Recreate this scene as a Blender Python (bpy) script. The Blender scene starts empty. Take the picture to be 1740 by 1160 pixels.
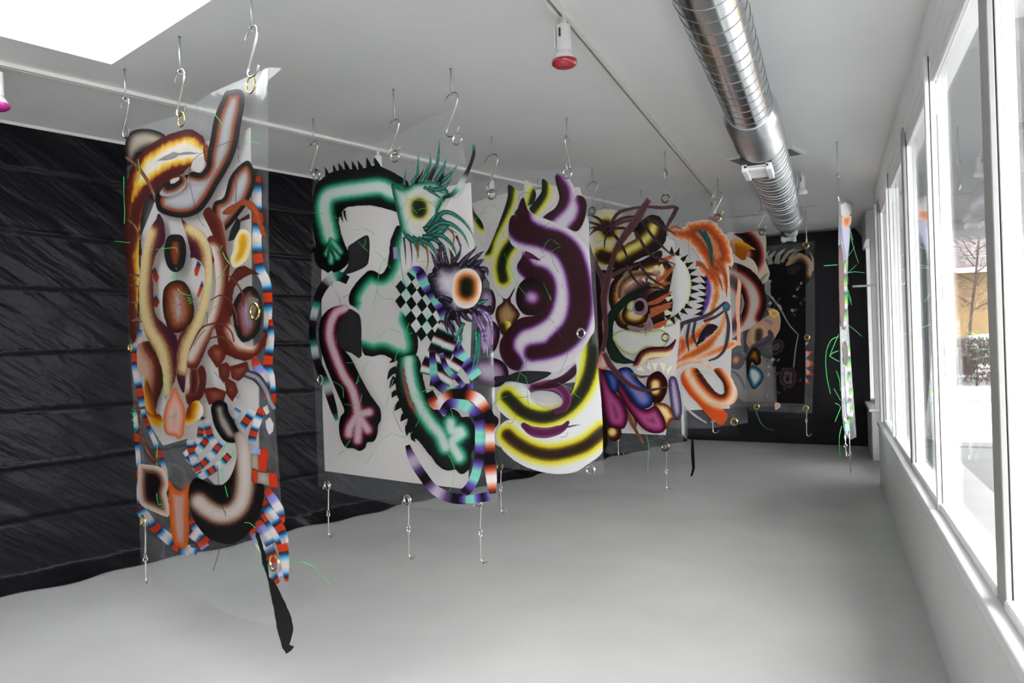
import bpy, bmesh, math, random
import numpy as np
from mathutils import Vector, Matrix
from mathutils.geometry import delaunay_2d_cdt
random.seed(7)
SC = bpy.context.scene
COL = SC.collection
PI = math.pi
# ------------------------------------------------------------------ camera
YAW, PITCH, ROLL, FOC, EYE = math.radians(22.824), math.radians(0.561), math.radians(-1.535), 1283.5, 1.5
c_f = Vector((-math.sin(YAW)*math.cos(PITCH), math.cos(YAW)*math.cos(PITCH), math.sin(PITCH)))
_r = Vector((math.cos(YAW), math.sin(YAW), 0)); _u = _r.cross(c_f)
c_r = math.cos(ROLL)*_r + math.sin(ROLL)*_u
c_u = -math.sin(ROLL)*_r + math.cos(ROLL)*_u
cam = bpy.data.cameras.new('camera'); cam.sensor_width = 36.0; cam.lens = 36.0*FOC/1740.0
cam.clip_start = 0.02; cam.clip_end = 300
camo = bpy.data.objects.new('camera', cam); COL.objects.link(camo)
m = Matrix((c_r, c_u, -c_f)).transposed().to_4x4(); m.translation = Vector((0, 0, EYE))
camo.matrix_world = m
SC.camera = camo
# ------------------------------------------------------------------ world, exposure
W = bpy.data.worlds.new('overcast'); SC.world = W; W.use_nodes = True
wn = W.node_tree.nodes; wl = W.node_tree.links; wn.clear()
wo = wn.new('ShaderNodeOutputWorld'); wb = wn.new('ShaderNodeBackground')
wt = wn.new('ShaderNodeTexCoord'); wx = wn.new('ShaderNodeSeparateXYZ'); wr = wn.new('ShaderNodeValToRGB')
wl.new(wt.outputs['Generated'], wx.inputs[0]); wl.new(wx.outputs['Z'], wr.inputs[0])
wr.color_ramp.elements[0].position = 0.0; wr.color_ramp.elements[0].color = (0.80, 0.81, 0.83, 1)
wr.color_ramp.elements[1].position = 1.0; wr.color_ramp.elements[1].color = (1.0, 0.985, 0.965, 1)
wl.new(wr.outputs[0], wb.inputs['Color']); wb.inputs['Strength'].default_value = 3.4
wl.new(wb.outputs[0], wo.inputs['Surface'])
SC.view_settings.view_transform = 'Standard'; SC.view_settings.look = 'None'
SC.view_settings.gamma = 1.0; SC.view_settings.use_curve_mapping = False
SC.view_settings.exposure = 1.80
SC.cycles.max_bounces = 12; SC.cycles.diffuse_bounces = 5; SC.cycles.glossy_bounces = 4
SC.cycles.transmission_bounces = 8; SC.cycles.transparent_max_bounces = 48
SC.cycles.use_denoising = True; SC.cycles.sample_clamp_indirect = 6.0

# ------------------------------------------------------------------ helpers
def px_ray(x, y):
    return c_f*FOC + c_r*(x-870.0) + c_u*(580.0-y)
def lin(h):
    h = h.lstrip('#')
    if len(h) == 3: h = ''.join(c*2 for c in h)
    o = []
    for i in (0, 2, 4):
        v = int(h[i:i+2], 16)/255.0
        o.append(v/12.92 if v <= 0.04045 else ((v+0.055)/1.055)**2.4)
    return o
def mat(name, col=(0.8, 0.8, 0.8), rough=0.5, metal=0.0, var=0.0, vscale=8.0, bump=0.0, bscale=60.0, spec=0.5, stretch=None, trans=0.0, coat=0.0):
    M = bpy.data.materials.new(name); M.use_nodes = True
    n = M.node_tree.nodes; l = M.node_tree.links; b = n['Principled BSDF']
    if isinstance(col, str): col = lin(col)
    b.inputs['Base Color'].default_value = (*col, 1); b.inputs['Roughness'].default_value = rough
    b.inputs['Metallic'].default_value = metal; b.inputs['Specular IOR Level'].default_value = spec
    b.inputs['Transmission Weight'].default_value = trans; b.inputs['Coat Weight'].default_value = coat
    tc = n.new('ShaderNodeTexCoord'); mp = n.new('ShaderNodeMapping'); l.new(tc.outputs['Object'], mp.inputs[0])
    if stretch: mp.inputs['Scale'].default_value = stretch
    if var:
        t = n.new('ShaderNodeTexNoise'); t.inputs['Scale'].default_value = vscale; t.inputs['Detail'].default_value = 6; l.new(mp.outputs[0], t.inputs[0])
        r = n.new('ShaderNodeValToRGB'); l.new(t.outputs[0], r.inputs[0])
        r.color_ramp.elements[0].position = 0.3; r.color_ramp.elements[1].position = 0.7
        r.color_ramp.elements[0].color = (*[max(0, c*(1-var)) for c in col], 1); r.color_ramp.elements[1].color = (*[min(1, c*(1+var)) for c in col], 1)
        l.new(r.outputs[0], b.inputs['Base Color'])
    if bump:
        t2 = n.new('ShaderNodeTexNoise'); t2.inputs['Scale'].default_value = bscale; t2.inputs['Detail'].default_value = 5; l.new(mp.outputs[0], t2.inputs[0])
        bp = n.new('ShaderNodeBump'); bp.inputs['Strength'].default_value = bump; bp.inputs['Distance'].default_value = 0.02
        l.new(t2.outputs[0], bp.inputs['Height']); l.new(bp.outputs[0], b.inputs['Normal'])
    return M
def clear_mat(name, haze=(0.8, 0.85, 0.9), haze_f=0.06, ior=1.45, rough=0.03, bump=0.0, bscale=5.0, tint=(1, 1, 1), gain=1.0):
    """thin clear film: see-through with Fresnel gloss and a little milky haze"""
    M = bpy.data.materials.new(name); M.use_nodes = True
    n = M.node_tree.nodes; l = M.node_tree.links; n.clear()
    o = n.new('ShaderNodeOutputMaterial'); t = n.new('ShaderNodeBsdfTransparent'); t.inputs[0].default_value = (*tint, 1)
    d = n.new('ShaderNodeBsdfDiffuse'); d.inputs[0].default_value = (*haze, 1)
    g = n.new('ShaderNodeBsdfGlossy'); g.inputs[0].default_value = (1, 1, 1, 1); g.inputs['Roughness'].default_value = rough
    f = n.new('ShaderNodeLayerWeight'); f.inputs['Blend'].default_value = 0.5
    pw = n.new('ShaderNodeMath'); pw.operation = 'POWER'; pw.inputs[1].default_value = 5.0; l.new(f.outputs['Facing'], pw.inputs[0])
    r0 = ((ior-1)/(ior+1))**2
    ma = n.new('ShaderNodeMath'); ma.operation = 'MULTIPLY_ADD'; ma.inputs[1].default_value = 1-r0; ma.inputs[2].default_value = r0; l.new(pw.outputs[0], ma.inputs[0])
    m1 = n.new('ShaderNodeMixShader'); m1.inputs[0].default_value = haze_f; l.new(t.outputs[0], m1.inputs[1]); l.new(d.outputs[0], m1.inputs[2])
    mm = n.new('ShaderNodeMath'); mm.operation = 'MULTIPLY'; mm.inputs[1].default_value = gain; mm.use_clamp = True; l.new(ma.outputs[0], mm.inputs[0])
    m2 = n.new('ShaderNodeMixShader'); l.new(mm.outputs[0], m2.inputs[0]); l.new(m1.outputs[0], m2.inputs[1]); l.new(g.outputs[0], m2.inputs[2])
    if bump:
        tc = n.new('ShaderNodeTexCoord'); t2 = n.new('ShaderNodeTexNoise'); t2.inputs['Scale'].default_value = bscale; t2.inputs['Detail'].default_value = 3
        l.new(tc.outputs['Object'], t2.inputs[0]); bp = n.new('ShaderNodeBump'); bp.inputs['Strength'].default_value = bump; bp.inputs['Distance'].default_value = 0.05
        l.new(t2.outputs[0], bp.inputs['Height']); l.new(bp.outputs[0], g.inputs['Normal']); l.new(bp.outputs[0], f.inputs['Normal'])
    l.new(m2.outputs[0], o.inputs[0])
    return M
def tag(o, label=None, cat=None, group=None, kind=None):
    if label: o['label'] = label
    if cat: o['category'] = cat
    if group: o['group'] = group
    if kind: o['kind'] = kind
    return o
def empty(name, loc, label=None, cat=None, group=None, rz=0.0):
    o = bpy.data.objects.new(name, None); COL.objects.link(o); o.location = loc; o.rotation_euler = (0, 0, rz)
    o.empty_display_size = 0.05
    return tag(o, label, cat, group)
def link(name, me, M=None, parent=None, loc=None, smooth=False):
    if M is not None and not me.materials: me.materials.append(M)
    if smooth:
        for p in me.polygons: p.use_smooth = True
    o = bpy.data.objects.new(name, me); COL.objects.link(o)
    if parent is not None:
        o.parent = parent
        # geometry is given in world space: express it relative to the parent
        o.matrix_parent_inverse = wmat(parent).inverted()
    if loc is not None: o.location = loc
    return o
def wmat(o):
    mt = Matrix.LocRotScale(o.location, o.rotation_euler, o.scale)
    if o.parent is not None: return wmat(o.parent) @ o.matrix_parent_inverse @ mt
    return mt
def mesh(name, vs, fs):
    me = bpy.data.meshes.new(name); me.from_pydata([tuple(v) for v in vs], [], fs); me.update(); return me
class MB:
    def __init__(s): s.v = []; s.f = []
    def add(s, vs, fs):
        k = len(s.v); s.v += [Vector(v) for v in vs]; s.f += [tuple(i+k for i in f) for f in fs]; return s
    def box(s, x0, x1, y0, y1, z0, z1, M=None):
        vs = [Vector(p) for p in ((x0,y0,z0),(x1,y0,z0),(x1,y1,z0),(x0,y1,z0),(x0,y0,z1),(x1,y0,z1),(x1,y1,z1),(x0,y1,z1))]
        if M is not None: vs = [M @ v for v in vs]
        return s.add(vs, [(0,3,2,1),(4,5,6,7),(0,1,5,4),(1,2,6,5),(2,3,7,6),(3,0,4,7)])
    def prism(s, pts, z0, z1):
        n = len(pts)
        return s.add([(p[0],p[1],z0) for p in pts]+[(p[0],p[1],z1) for p in pts], [tuple(range(n))[::-1], tuple(range(n,2*n))]+[(i,(i+1)%n,n+(i+1)%n,n+i) for i in range(n)])
    def tube(s, path, r, n=8, closed=False, caps=True):
        P = [Vector(p) for p in path]; N = len(P); rr = r if isinstance(r, (list, tuple)) else [r]*N
        T = [((P[(i+1)%N]-P[i-1]) if closed else (P[min(i+1,N-1)]-P[max(i-1,0)])).normalized() for i in range(N)]
        a = Vector((0,0,1)) if abs(T[0].z) < 0.9 else Vector((1,0,0)); U = T[0].cross(a).normalized(); rings = []; k0 = len(s.v)
        for i in range(N):
            U = (U - T[i]*U.dot(T[i])).normalized(); V = T[i].cross(U)
            for j in range(n):
                q = 2*PI*j/n; s.v.append(P[i]+(U*math.cos(q)+V*math.sin(q))*rr[i])
        for i in range(N if closed else N-1):
            for j in range(n):
                a0 = k0+i*n+j; a1 = k0+i*n+(j+1)%n; i2 = (i+1)%N; b0 = k0+i2*n+j; b1 = k0+i2*n+(j+1)%n
                s.f.append((a0,a1,b1,b0))
        if caps and not closed:
            s.f.append(tuple(range(k0, k0+n))[::-1]); s.f.append(tuple(range(k0+(N-1)*n, k0+N*n)))
        return s
    def lathe(s, prof, c, axis=Vector((0,0,1)), n=24):
        axis = Vector(axis).normalized(); a = Vector((1,0,0)) if abs(axis.x) < 0.9 else Vector((0,1,0))
        U = axis.cross(a).normalized(); V = axis.cross(U); k0 = len(s.v); c = Vector(c)
        for r, h in prof:
            for j in range(n):
                q = 2*PI*j/n; s.v.append(c+axis*h+(U*math.cos(q)+V*math.sin(q))*max(r, 1e-4))
        for i in range(len(prof)-1):
            for j in range(n):
                s.f.append((k0+i*n+j, k0+i*n+(j+1)%n, k0+(i+1)*n+(j+1)%n, k0+(i+1)*n+j))
        s.f.append(tuple(range(k0, k0+n))[::-1]); s.f.append(tuple(range(k0+(len(prof)-1)*n, k0+len(prof)*n)))
        return s
    def build(s, name, M, parent=None, smooth=False, bevel=0.0):
        me = mesh(name, s.v, s.f)
        bm = bmesh.new(); bm.from_mesh(me)
        bmesh.ops.recalc_face_normals(bm, faces=bm.faces)
        if bevel: bmesh.ops.bevel(bm, geom=[e for e in bm.edges if len(e.link_faces) == 2 and e.calc_face_angle(0) > 0.6], offset=bevel, segments=1, affect='EDGES', clamp_overlap=True)
        if smooth:
            for e in bm.edges: e.smooth = not (len(e.link_faces) == 2 and e.calc_face_angle(0) > 0.7)
        bm.to_mesh(me); bm.free()
        return link(name, me, M, parent, smooth=smooth)
def copy_tree(o, parent=None, src_parent=True):
    c = o.copy(); COL.objects.link(c)
    if parent is not None: c.parent = parent
    for ch in [x for x in bpy.data.objects if x.parent == o]: copy_tree(ch, c)
    return c
# ------------------------------------------------------------------ room shell
H = 3.10
M_wall = mat('white_wall_paint', (0.80, 0.80, 0.79), 0.6, var=0.03, vscale=3, bump=0.05, bscale=90)
M_ceil = mat('white_ceiling_paint', (0.78, 0.78, 0.775), 0.7, var=0.025, vscale=1.2, bump=0.03, bscale=40)
M_trim = mat('white_gloss_trim', (0.82, 0.82, 0.81), 0.35, var=0.02, vscale=6, bump=0.04, bscale=30)
M_dark = mat('dark_gap', (0.06, 0.055, 0.05), 0.7)
LD = Vector((math.sin(math.radians(17.837)), math.cos(math.radians(17.837)), 0)); LN = Vector((LD.y, -LD.x, 0))   # along the left wall, and into the room
LP = Vector((-5.007, 3.225, 0))
def lw(y): return LP + LD*((y-LP.y)/LD.y)
XW = 0.43
A, B = lw(-3.0), lw(12.089)
Cn = Vector((1.3, 11.60, 0))
# floor: grey painted concrete, sealed, with scuffs
M_floor = mat('grey_floor_paint', (0.53, 0.535, 0.525), 0.42, var=0.07, vscale=1.1, bump=0.06, bscale=14)
n = M_floor.node_tree.nodes; l = M_floor.node_tree.links; b = n['Principled BSDF']
t = n.new('ShaderNodeTexNoise'); t.inputs['Scale'].default_value = 2.3; t.inputs['Detail'].default_value = 8
tc = n.new('ShaderNodeTexCoord'); l.new(tc.outputs['Object'], t.inputs[0])
mr = n.new('ShaderNodeMapRange'); mr.inputs['To Min'].default_value = 0.30; mr.inputs['To Max'].default_value = 0.55; l.new(t.outputs[0], mr.inputs[0]); l.new(mr.outputs[0], b.inputs['Roughness'])
tag(MB().prism([(A.x-.3, -3.2), (1.4, -3.2), (1.4, 12.3), (B.x-.4, 12.3)], -0.12, 0.0).build('floor', M_floor), kind='structure')
# ceiling with the skylight opening
sk = [Vector((-3.546, 2.935, 0)), None, None, None]
sk[1] = sk[0] + LN*1.25; sk[3] = sk[0] - LD*2.4; sk[2] = sk[1] - LD*2.4
outer = [Vector((A.x-.3, -3.2, 0)), Vector((1.4, -3.2, 0)), Vector((1.4, 12.3, 0)), Vector((B.x-.4, 12.3, 0))]
cb = MB()
ring_in = [sk[3], sk[2], sk[1], sk[0]]
for z, flip in ((H, False), (H+0.10, True)):
    vs = [(p.x, p.y, z) for p in outer+ring_in]
    fs = [(i, (i+1) % 4, 4+(i+1) % 4, 4+i) for i in range(4)]
    cb.add(vs, fs)
cb.add([(p.x, p.y, z) for z in (H, H+0.10) for p in ring_in], [(i, (i+1) % 4, 4+(i+1) % 4, 4+i) for i in range(4)])
cb.add([(p.x, p.y, z) for z in (H, H+0.10) for p in outer], [(i, (i+1) % 4, 4+(i+1) % 4, 4+i) for i in range(4)])
tag(cb.build('ceiling', M_ceil), kind='structure')
# skylight: milky acrylic lens lying almost flush in the opening, open to the sky above
M_glass = clear_mat('window_glass', haze=(0.85, 0.9, 0.95), haze_f=0.02, ior=1.5, rough=0.01, gain=0.9)
M_acr = bpy.data.materials.new('milky_acrylic'); M_acr.use_nodes = True
n = M_acr.node_tree.nodes; l = M_acr.node_tree.links; n.clear()
o_ = n.new('ShaderNodeOutputMaterial'); d_ = n.new('ShaderNodeBsdfTranslucent'); d_.inputs[0].default_value = (0.5, 0.515, 0.525, 1); l.new(d_.outputs[0], o_.inputs[0])
so = empty('window_skylight', (sk[0].x, sk[0].y, H)); so['kind'] = 'structure'
link('lens', mesh('lens', [(p.x, p.y, H+0.012) for p in ring_in], [(0, 1, 2, 3)]), M_acr, so)
# left wall, rear wall, back wall
def wall(name, p, q, nrm, th=0.15, z0=0.0, z1=H, M=M_wall):
    n_ = Vector(nrm).normalized()*th
    return tag(MB().prism([p.xy, q.xy, (q-n_).xy, (p-n_).xy], z0, z1).build(name, M), kind='structure')
wall('wall_left', lw(-3.0), lw(12.3), LN)
wall('wall_rear', Vector((-7.2, -3.0, 0)), Vector((0.6, -3.0, 0)), (0, 1, 0))
BD = (Vector((0.435, 11.707, 0))-Vector((-2.188, 12.089, 0))).normalized(); BN = Vector((-BD.y, BD.x, 0)); BN = BN if BN.y < 0 else -BN
wall('wall_back', Vector((-2.4, 12.19, 0)), Vector((-2.4, 12.19, 0))+BD*3.8, BN)
# ---------------------------------------------------------------- window wall (right)
YE = 8.75
hw = MB().box(XW+0.012, XW+0.19, -3.0, YE, 0.0, 0.575).build('wall_right', M_wall); tag(hw, kind='structure')
M_sill = mat('white_sill_paint', (0.91, 0.91, 0.905), 0.3, var=0.02, bump=0.05, bscale=25)
si = MB().box(XW, XW+0.15, -3.0, YE+0.01, 0.597, 0.645).build('trim_1', M_sill, bevel=0.004); tag(si, kind='structure')
# painted row of brick edges under the sill
bm_ = MB().box(0, 0.03, 0, 0.058, 0, 0.02).build('brick', M_wall, hw, bevel=0.003)
bm_.matrix_parent_inverse = Matrix()
k = 0; y = 0.6
while y < 5.9:
    o = bm_ if k == 0 else bm_.copy()
    if k: COL.objects.link(o); o.parent = hw
    o.location = (XW+0.0015+random.uniform(-.0012, .0012), y, 0.576); o.rotation_euler = (0, random.uniform(-.03, .03), random.uniform(-.03, .03)); k += 1; y += 0.0625
tag(MB().box(XW+0.016, XW+0.19, -3.0, YE, 0.575, 0.597).build('trim_2', M_wall), kind='structure')
# hairline joint along the plaster of the half wall
# head: fascia, sloped underside, frame
tag(MB().box(XW+0.05, XW+0.25, -3.0, YE+.2, 2.945, H+0.05).build('trim_3', M_trim, bevel=0.004), kind='structure')
tag(MB().box(XW+0.062, XW+0.19, -3.0, YE+.2, 2.865, 2.95).build('trim_4', M_trim, bevel=0.004), kind='structure')
tag(MB().box(XW+0.07, XW+0.15, -3.0, YE+.2, 2.81, 2.87).build('trim_5', M_trim, bevel=0.003), kind='structure')
# mullions
M_mull = mat('grey_mullion', (0.36, 0.355, 0.345), 0.45, var=0.03)  # darker grey than the trim, for the room-facing layer of the broad mullions
ti = 6
def post(y0, y1, x0, x1, z0=0.645, z1=2.90, M=M_trim):
    global ti
    o = tag(MB().box(x0, x1, y0, y1, z0, z1).build('trim_%d' % ti, M, bevel=0.003), kind='structure'); ti += 1; return o
for y in (2.76, 5.63, 8.50):        # broad structural mullions
    post(y, y+0.13, XW+0.05, XW+0.068, M=M_mull); post(y+0.006, y+0.124, XW+0.068, XW+0.073, M=M_dark); post(y, y+0.13, XW+0.073, XW+0.088); post(y+0.02, y+0.11, XW+0.098, XW+0.13)
for y in (4.262, 7.13, 1.33, -0.1, -1.5):             # thin paired stiles
    post(y, y+0.045, XW+0.038, XW+0.057); post(y+0.006, y+0.04, XW+0.057, XW+0.062, M=M_dark); post(y, y+0.045, XW+0.062, XW+0.086); post(y, y+0.045, XW+0.098, XW+0.122)
post(YE-0.07, YE, XW+0.03, XW+0.19)
# sashes: bottom rail, top rail and a pane for each bay
edges = [-2.9, -1.5, -0.1, 1.33, 2.76, 4.262, 5.63, 7.13, 8.50]
for i in range(len(edges)-1):
    a = edges[i] + (0.13 if edges[i] in (2.76, 5.63) else 0.045); b_ = edges[i+1]
    w = empty('window_%d' % (i+1), (XW+0.09, a, 0.645)); w['kind'] = 'structure'
    MB().box(XW+0.045, XW+0.09, a, b_, 0.645, 0.68).build('bottom_rail', M_trim, w, bevel=0.006)
    MB().box(XW+0.075, XW+0.10, a, b_, 2.77, 2.81).build('top_rail', M_trim, w, bevel=0.004)
    MB().box(XW+0.089, XW+0.094, a, b_, 0.655, 2.77).build('pane', M_glass, w)
# ---------------------------------------------------------------- door alcove beyond the end of the window wall
M_door = mat('white_door_paint', (0.78, 0.79, 0.80), 0.4, var=0.03)
dr = empty('door_1', (XW+0.30, YE, 0)); dr['kind'] = 'structure'
for (y0, y1, z0, z1) in ((8.86, 8.95, 0.02, 2.75), (9.86, 9.95, 0.02, 2.75)):
    MB().box(XW+0.30, XW+0.345, y0, y1, z0, z1).build('stile', M_door, dr, bevel=0.003)
for (z0, z1) in ((0.02, 0.26), (2.55, 2.75)):
    MB().box(XW+0.30, XW+0.345, 8.95, 9.86, z0, z1).build('rail', M_door, dr, bevel=0.003)
MB().box(XW+0.32, XW+0.326, 8.95, 9.86, 0.26, 2.55).build('pane', M_glass, dr)
tag(MB().box(XW+0.26, XW+0.40, YE, 8.855, 0, H).build('trim_40', M_trim), kind='structure')
tag(MB().box(XW+0.26, XW+0.40, 9.955, 10.36, 0, H).build('trim_41', M_trim), kind='structure')
tag(MB().box(XW+0.26, XW+0.40, 8.855, 9.955, 2.755, H).build('trim_42', M_trim), kind='structure')
# push bar of the door, swung into the room
M_alu = mat('brushed_aluminium', (0.72, 0.72, 0.72), 0.35, 0.9)
MB().tube([(XW+0.30, 8.91, 2.07), (0.24, 8.93, 2.075)], .013, 10).build('closer_arm', M_alu, dr, smooth=True)
MB().box(XW+0.27, XW+0.30, 8.87, 8.95, 1.93, 2.13).build('closer_box', M_alu, dr, bevel=.004)
MB().box(XW+0.262, XW+0.27, 8.885, 8.935, 1.95, 2.02).build('lock_plate', M_trim, dr)
# far pilaster of painted brick with its short window
pil = MB().box(XW+0.02, XW+0.30, 10.36, 11.85, 0, 0.60).build('wall_far_right', M_wall); tag(pil, kind='structure')
tag(MB().box(XW+0.02, XW+0.30, 10.36, 11.85, 2.75, H).build('trim_43', M_trim), kind='structure')
tag(MB().box(XW-0.01, XW+0.30, 10.33, 11.60, 0.60, 0.64).build('trim_44', M_sill, bevel=0.004), kind='structure')
for y in (10.36, 11.45):
    tag(MB().box(XW+0.06, XW+0.2, y, y+0.09, 0.64, 2.75).build('trim_%d' % ti, M_trim), kind='structure'); ti += 1
wf = empty('window_9', (XW+0.13, 10.45, 0.64)); wf['kind'] = 'structure'
MB().box(XW+0.10, XW+0.16, 10.45, 11.45, 0.64, 0.69).build('bottom_rail', M_trim, wf)
MB().box(XW+0.13, XW+0.136, 10.45, 11.45, 0.69, 2.75).build('pane', M_glass, wf)
br = None
for r in range(7):
    for c in range(2):
        if br is None:
            br = MB().box(-0.006, 0.006, 0, 0.012, 0, 0.074).build('brick', M_wall, pil, bevel=0.0015); br.matrix_parent_inverse = Matrix(); o = br
            MBq = MB().box(0, 0.125, -0.012, 0, 0, 0.074)
            me = mesh('brick', MBq.v, MBq.f); me.materials.append(M_wall); o.data = me
        else:
            o = br.copy(); COL.objects.link(o); o.parent = pil
        o.location = (XW+0.022+c*0.135-(0.03 if r % 2 else 0)*(c > 0), 10.358, 0.005+r*0.084)
# ------------------------------------------------------------------ outside the windows
M_conc = mat('pale_concrete', (0.66, 0.65, 0.62), 0.85, var=0.10, vscale=1.5, bump=0.1)
M_asph = mat('wet_asphalt', (0.065, 0.075, 0.08), 0.45, var=0.35, vscale=2.0, bump=0.2, bscale=25)
M_snow = mat('old_snow', (0.86, 0.88, 0.90), 0.8, var=0.03, bump=0.2, bscale=4)
M_road = mat('dry_road', (0.55, 0.55, 0.56), 0.8, var=0.06, vscale=1.0)
GZ = -0.14
def ground(name, pts, z, M, label, cat, th=0.05):
    o = MB().prism(pts, z-th, z).build(name, M); tag(o, label, cat, kind='structure'); return o
ground('ground_outside', [(0.62, -6), (60, -6), (60, 90), (-40, 90), (-40, 12.4), (0.62, 12.4)], GZ-0.03, M_road, None, None)
ground('trim_60', [(0.62, -6), (1.30, -6), (1.30, 13.1), (0.62, 13.1)], GZ, M_conc, None, None, 0.03)
ground('trim_61', [(1.30, -6.0), (14, -6.0), (14, 13.1), (1.30, 13.1)], GZ-0.005, M_asph, None, None, 0.025)
ground('trim_62', [(-8, 22.5), (18, 22.5), (18, 27.2), (-8, 27.2)], GZ+0.10, M_conc, None, None, 0.12)
ground('trim_65', [(-8, 28.6), (30, 28.6), (30, 45), (-8, 45)], GZ+.32, M_road, None, None, 0.4)
ground('trim_63', [(0.62, 13.1), (14, 13.1), (14, 13.35), (0.62, 13.35)], GZ+0.06, M_conc, None, None, 0.1)
# parking bump in the lot
pb = MB().tube([(1.62, 9.35, GZ+0.14), (1.70, 9.35, GZ+0.15), (3.3, 9.3, GZ+0.15), (3.36, 9.3, GZ+0.14)], [0.08, 0.15, 0.15, 0.08], 12)  .build('parking_stop', mat('weathered_concrete', (.16, .17, .16), .9, var=.2), smooth=True)
tag(pb, 'pale rounded concrete parking stop on the wet asphalt outside the window', 'parking stop')
# canopy over the pavement
M_soff = mat('grey_soffit', (0.16, 0.165, 0.17), 0.7, var=0.08, vscale=3)
cn = MB().box(0.66, 4.2, 4.5, 13.4, 2.98, 3.25).build('canopy', M_soff, bevel=0.01); tag(cn, kind='structure')
cn.name = 'trim_64'
# slim grey post carrying the canopy just outside the glass
M_pst = mat('blue_grey_paint', (0.10, 0.115, 0.125), 0.5)
cp = empty('canopy_post', (0.775, 7.7, GZ), 'slim blue-grey post standing on the pavement outside the windows', 'post')
MB().box(0.735, 0.815, 7.66, 7.74, GZ, 2.98).build('shaft', M_pst, cp, bevel=.006)
MB().box(0.69, 0.86, 7.61, 7.79, GZ, GZ+.02).build('foot_plate', M_pst, cp)
# brick building across the street
M_byel = bpy.data.materials.new('yellow_brick'); M_byel.use_nodes = True
n = M_byel.node_tree.nodes; l = M_byel.node_tree.links
tc = n.new('ShaderNodeTexCoord'); mp = n.new('ShaderNodeMapping'); mp.inputs['Rotation'].default_value = (PI/2, 0, 0); l.new(tc.outputs['Object'], mp.inputs[0])
bk = n.new('ShaderNodeTexBrick'); bk.inputs['Color1'].default_value = (0.30, 0.20, 0.085, 1); bk.inputs['Color2'].default_value = (0.24, 0.155, 0.065, 1); bk.inputs['Mortar'].default_value = (0.28, 0.23, 0.165, 1)
bk.inputs['Scale'].default_value = 2.6; bk.inputs['Mortar Size'].default_value = 0.012; l.new(mp.outputs[0], bk.inputs[0]); l.new(bk.outputs[0], n['Principled BSDF'].inputs['Base Color']); n['Principled BSDF'].inputs['Roughness'].default_value = 0.9
M_roof = mat('mauve_shingles', (0.17, 0.15, 0.16), 0.9, var=0.15, vscale=2, bump=0.3, bscale=12)
M_obr = mat('orange_brick', (0.34, 0.12, 0.05), 0.9, var=0.15, vscale=3)
M_wdark = mat('dark_window', (0.05, 0.06, 0.07), 0.1)
M_wht = mat('white_paint_outside', (0.8, 0.8, 0.8), 0.6)
bd = empty('brick_building', (6, 48, GZ), 'two storey yellow brick building with grey roof across the street', 'building')
MB().box(-12, 26, 48, 58, GZ, 5.15).build('wall', M_byel, bd)
MB().add([(-12.6, 47.2, 5.0), (26.6, 47.2, 5.0), (26.6, 53, 8.1), (-12.6, 53, 8.1), (-12.6, 47.2, 5.2), (26.6, 47.2, 5.2), (26.6, 53, 8.3), (-12.6, 53, 8.3)], [(0,3,2,1),(4,5,6,7),(0,1,5,4),(1,2,6,5),(2,3,7,6),(3,0,4,7)]).build('roof', M_roof, bd)
MB().box(-12.6, 26.6, 47.05, 47.2, 4.95, 5.22).build('gutter', M_wht, bd)
for x in (-8.5, -2.6, 3.3, 9.2, 15.1):
    for z0, z1 in ((3.05, 4.5), (0.6, 2.3)):
        fr = MB().box(x, x+3.1, 47.93, 48.05, z0, z1).build('window', M_wht, bd)
        MB().box(x+.12, x+1.5, 47.90, 47.95, z0+.12, z1-.12).build('pane', M_wdark, fr)
        MB().box(x+1.62, x+2.98, 47.90, 47.95, z0+.12, z1-.12).build('pane', M_wdark if z0 > 2 else M_wht, fr)
    MB().box(x+1.1, x+2.0, 47.75, 48.02, 2.6, 3.0).build('air_conditioner', mat('ac_grille', (0.3, 0.32, 0.34), 0.7) if x < -8 else bpy.data.materials['ac_grille'], bd)
ob = empty('orange_building', (6, 64, GZ), 'orange brick building rising behind the grey roof', 'building')
ow = MB().box(-14, 30, 64, 74, GZ, 12.4).build('wall', M_obr, ob)
MB().box(-14.3, 30.3, 63.8, 64, 12.0, 12.5).build('cornice', M_soff, ob)
for x in (-9, -5, -1, 3, 7, 11, 15, 19):
    MB().box(x, x+1.2, 63.93, 64.03, 9.2, 10.9).build('window', M_wdark, ob)
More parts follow.
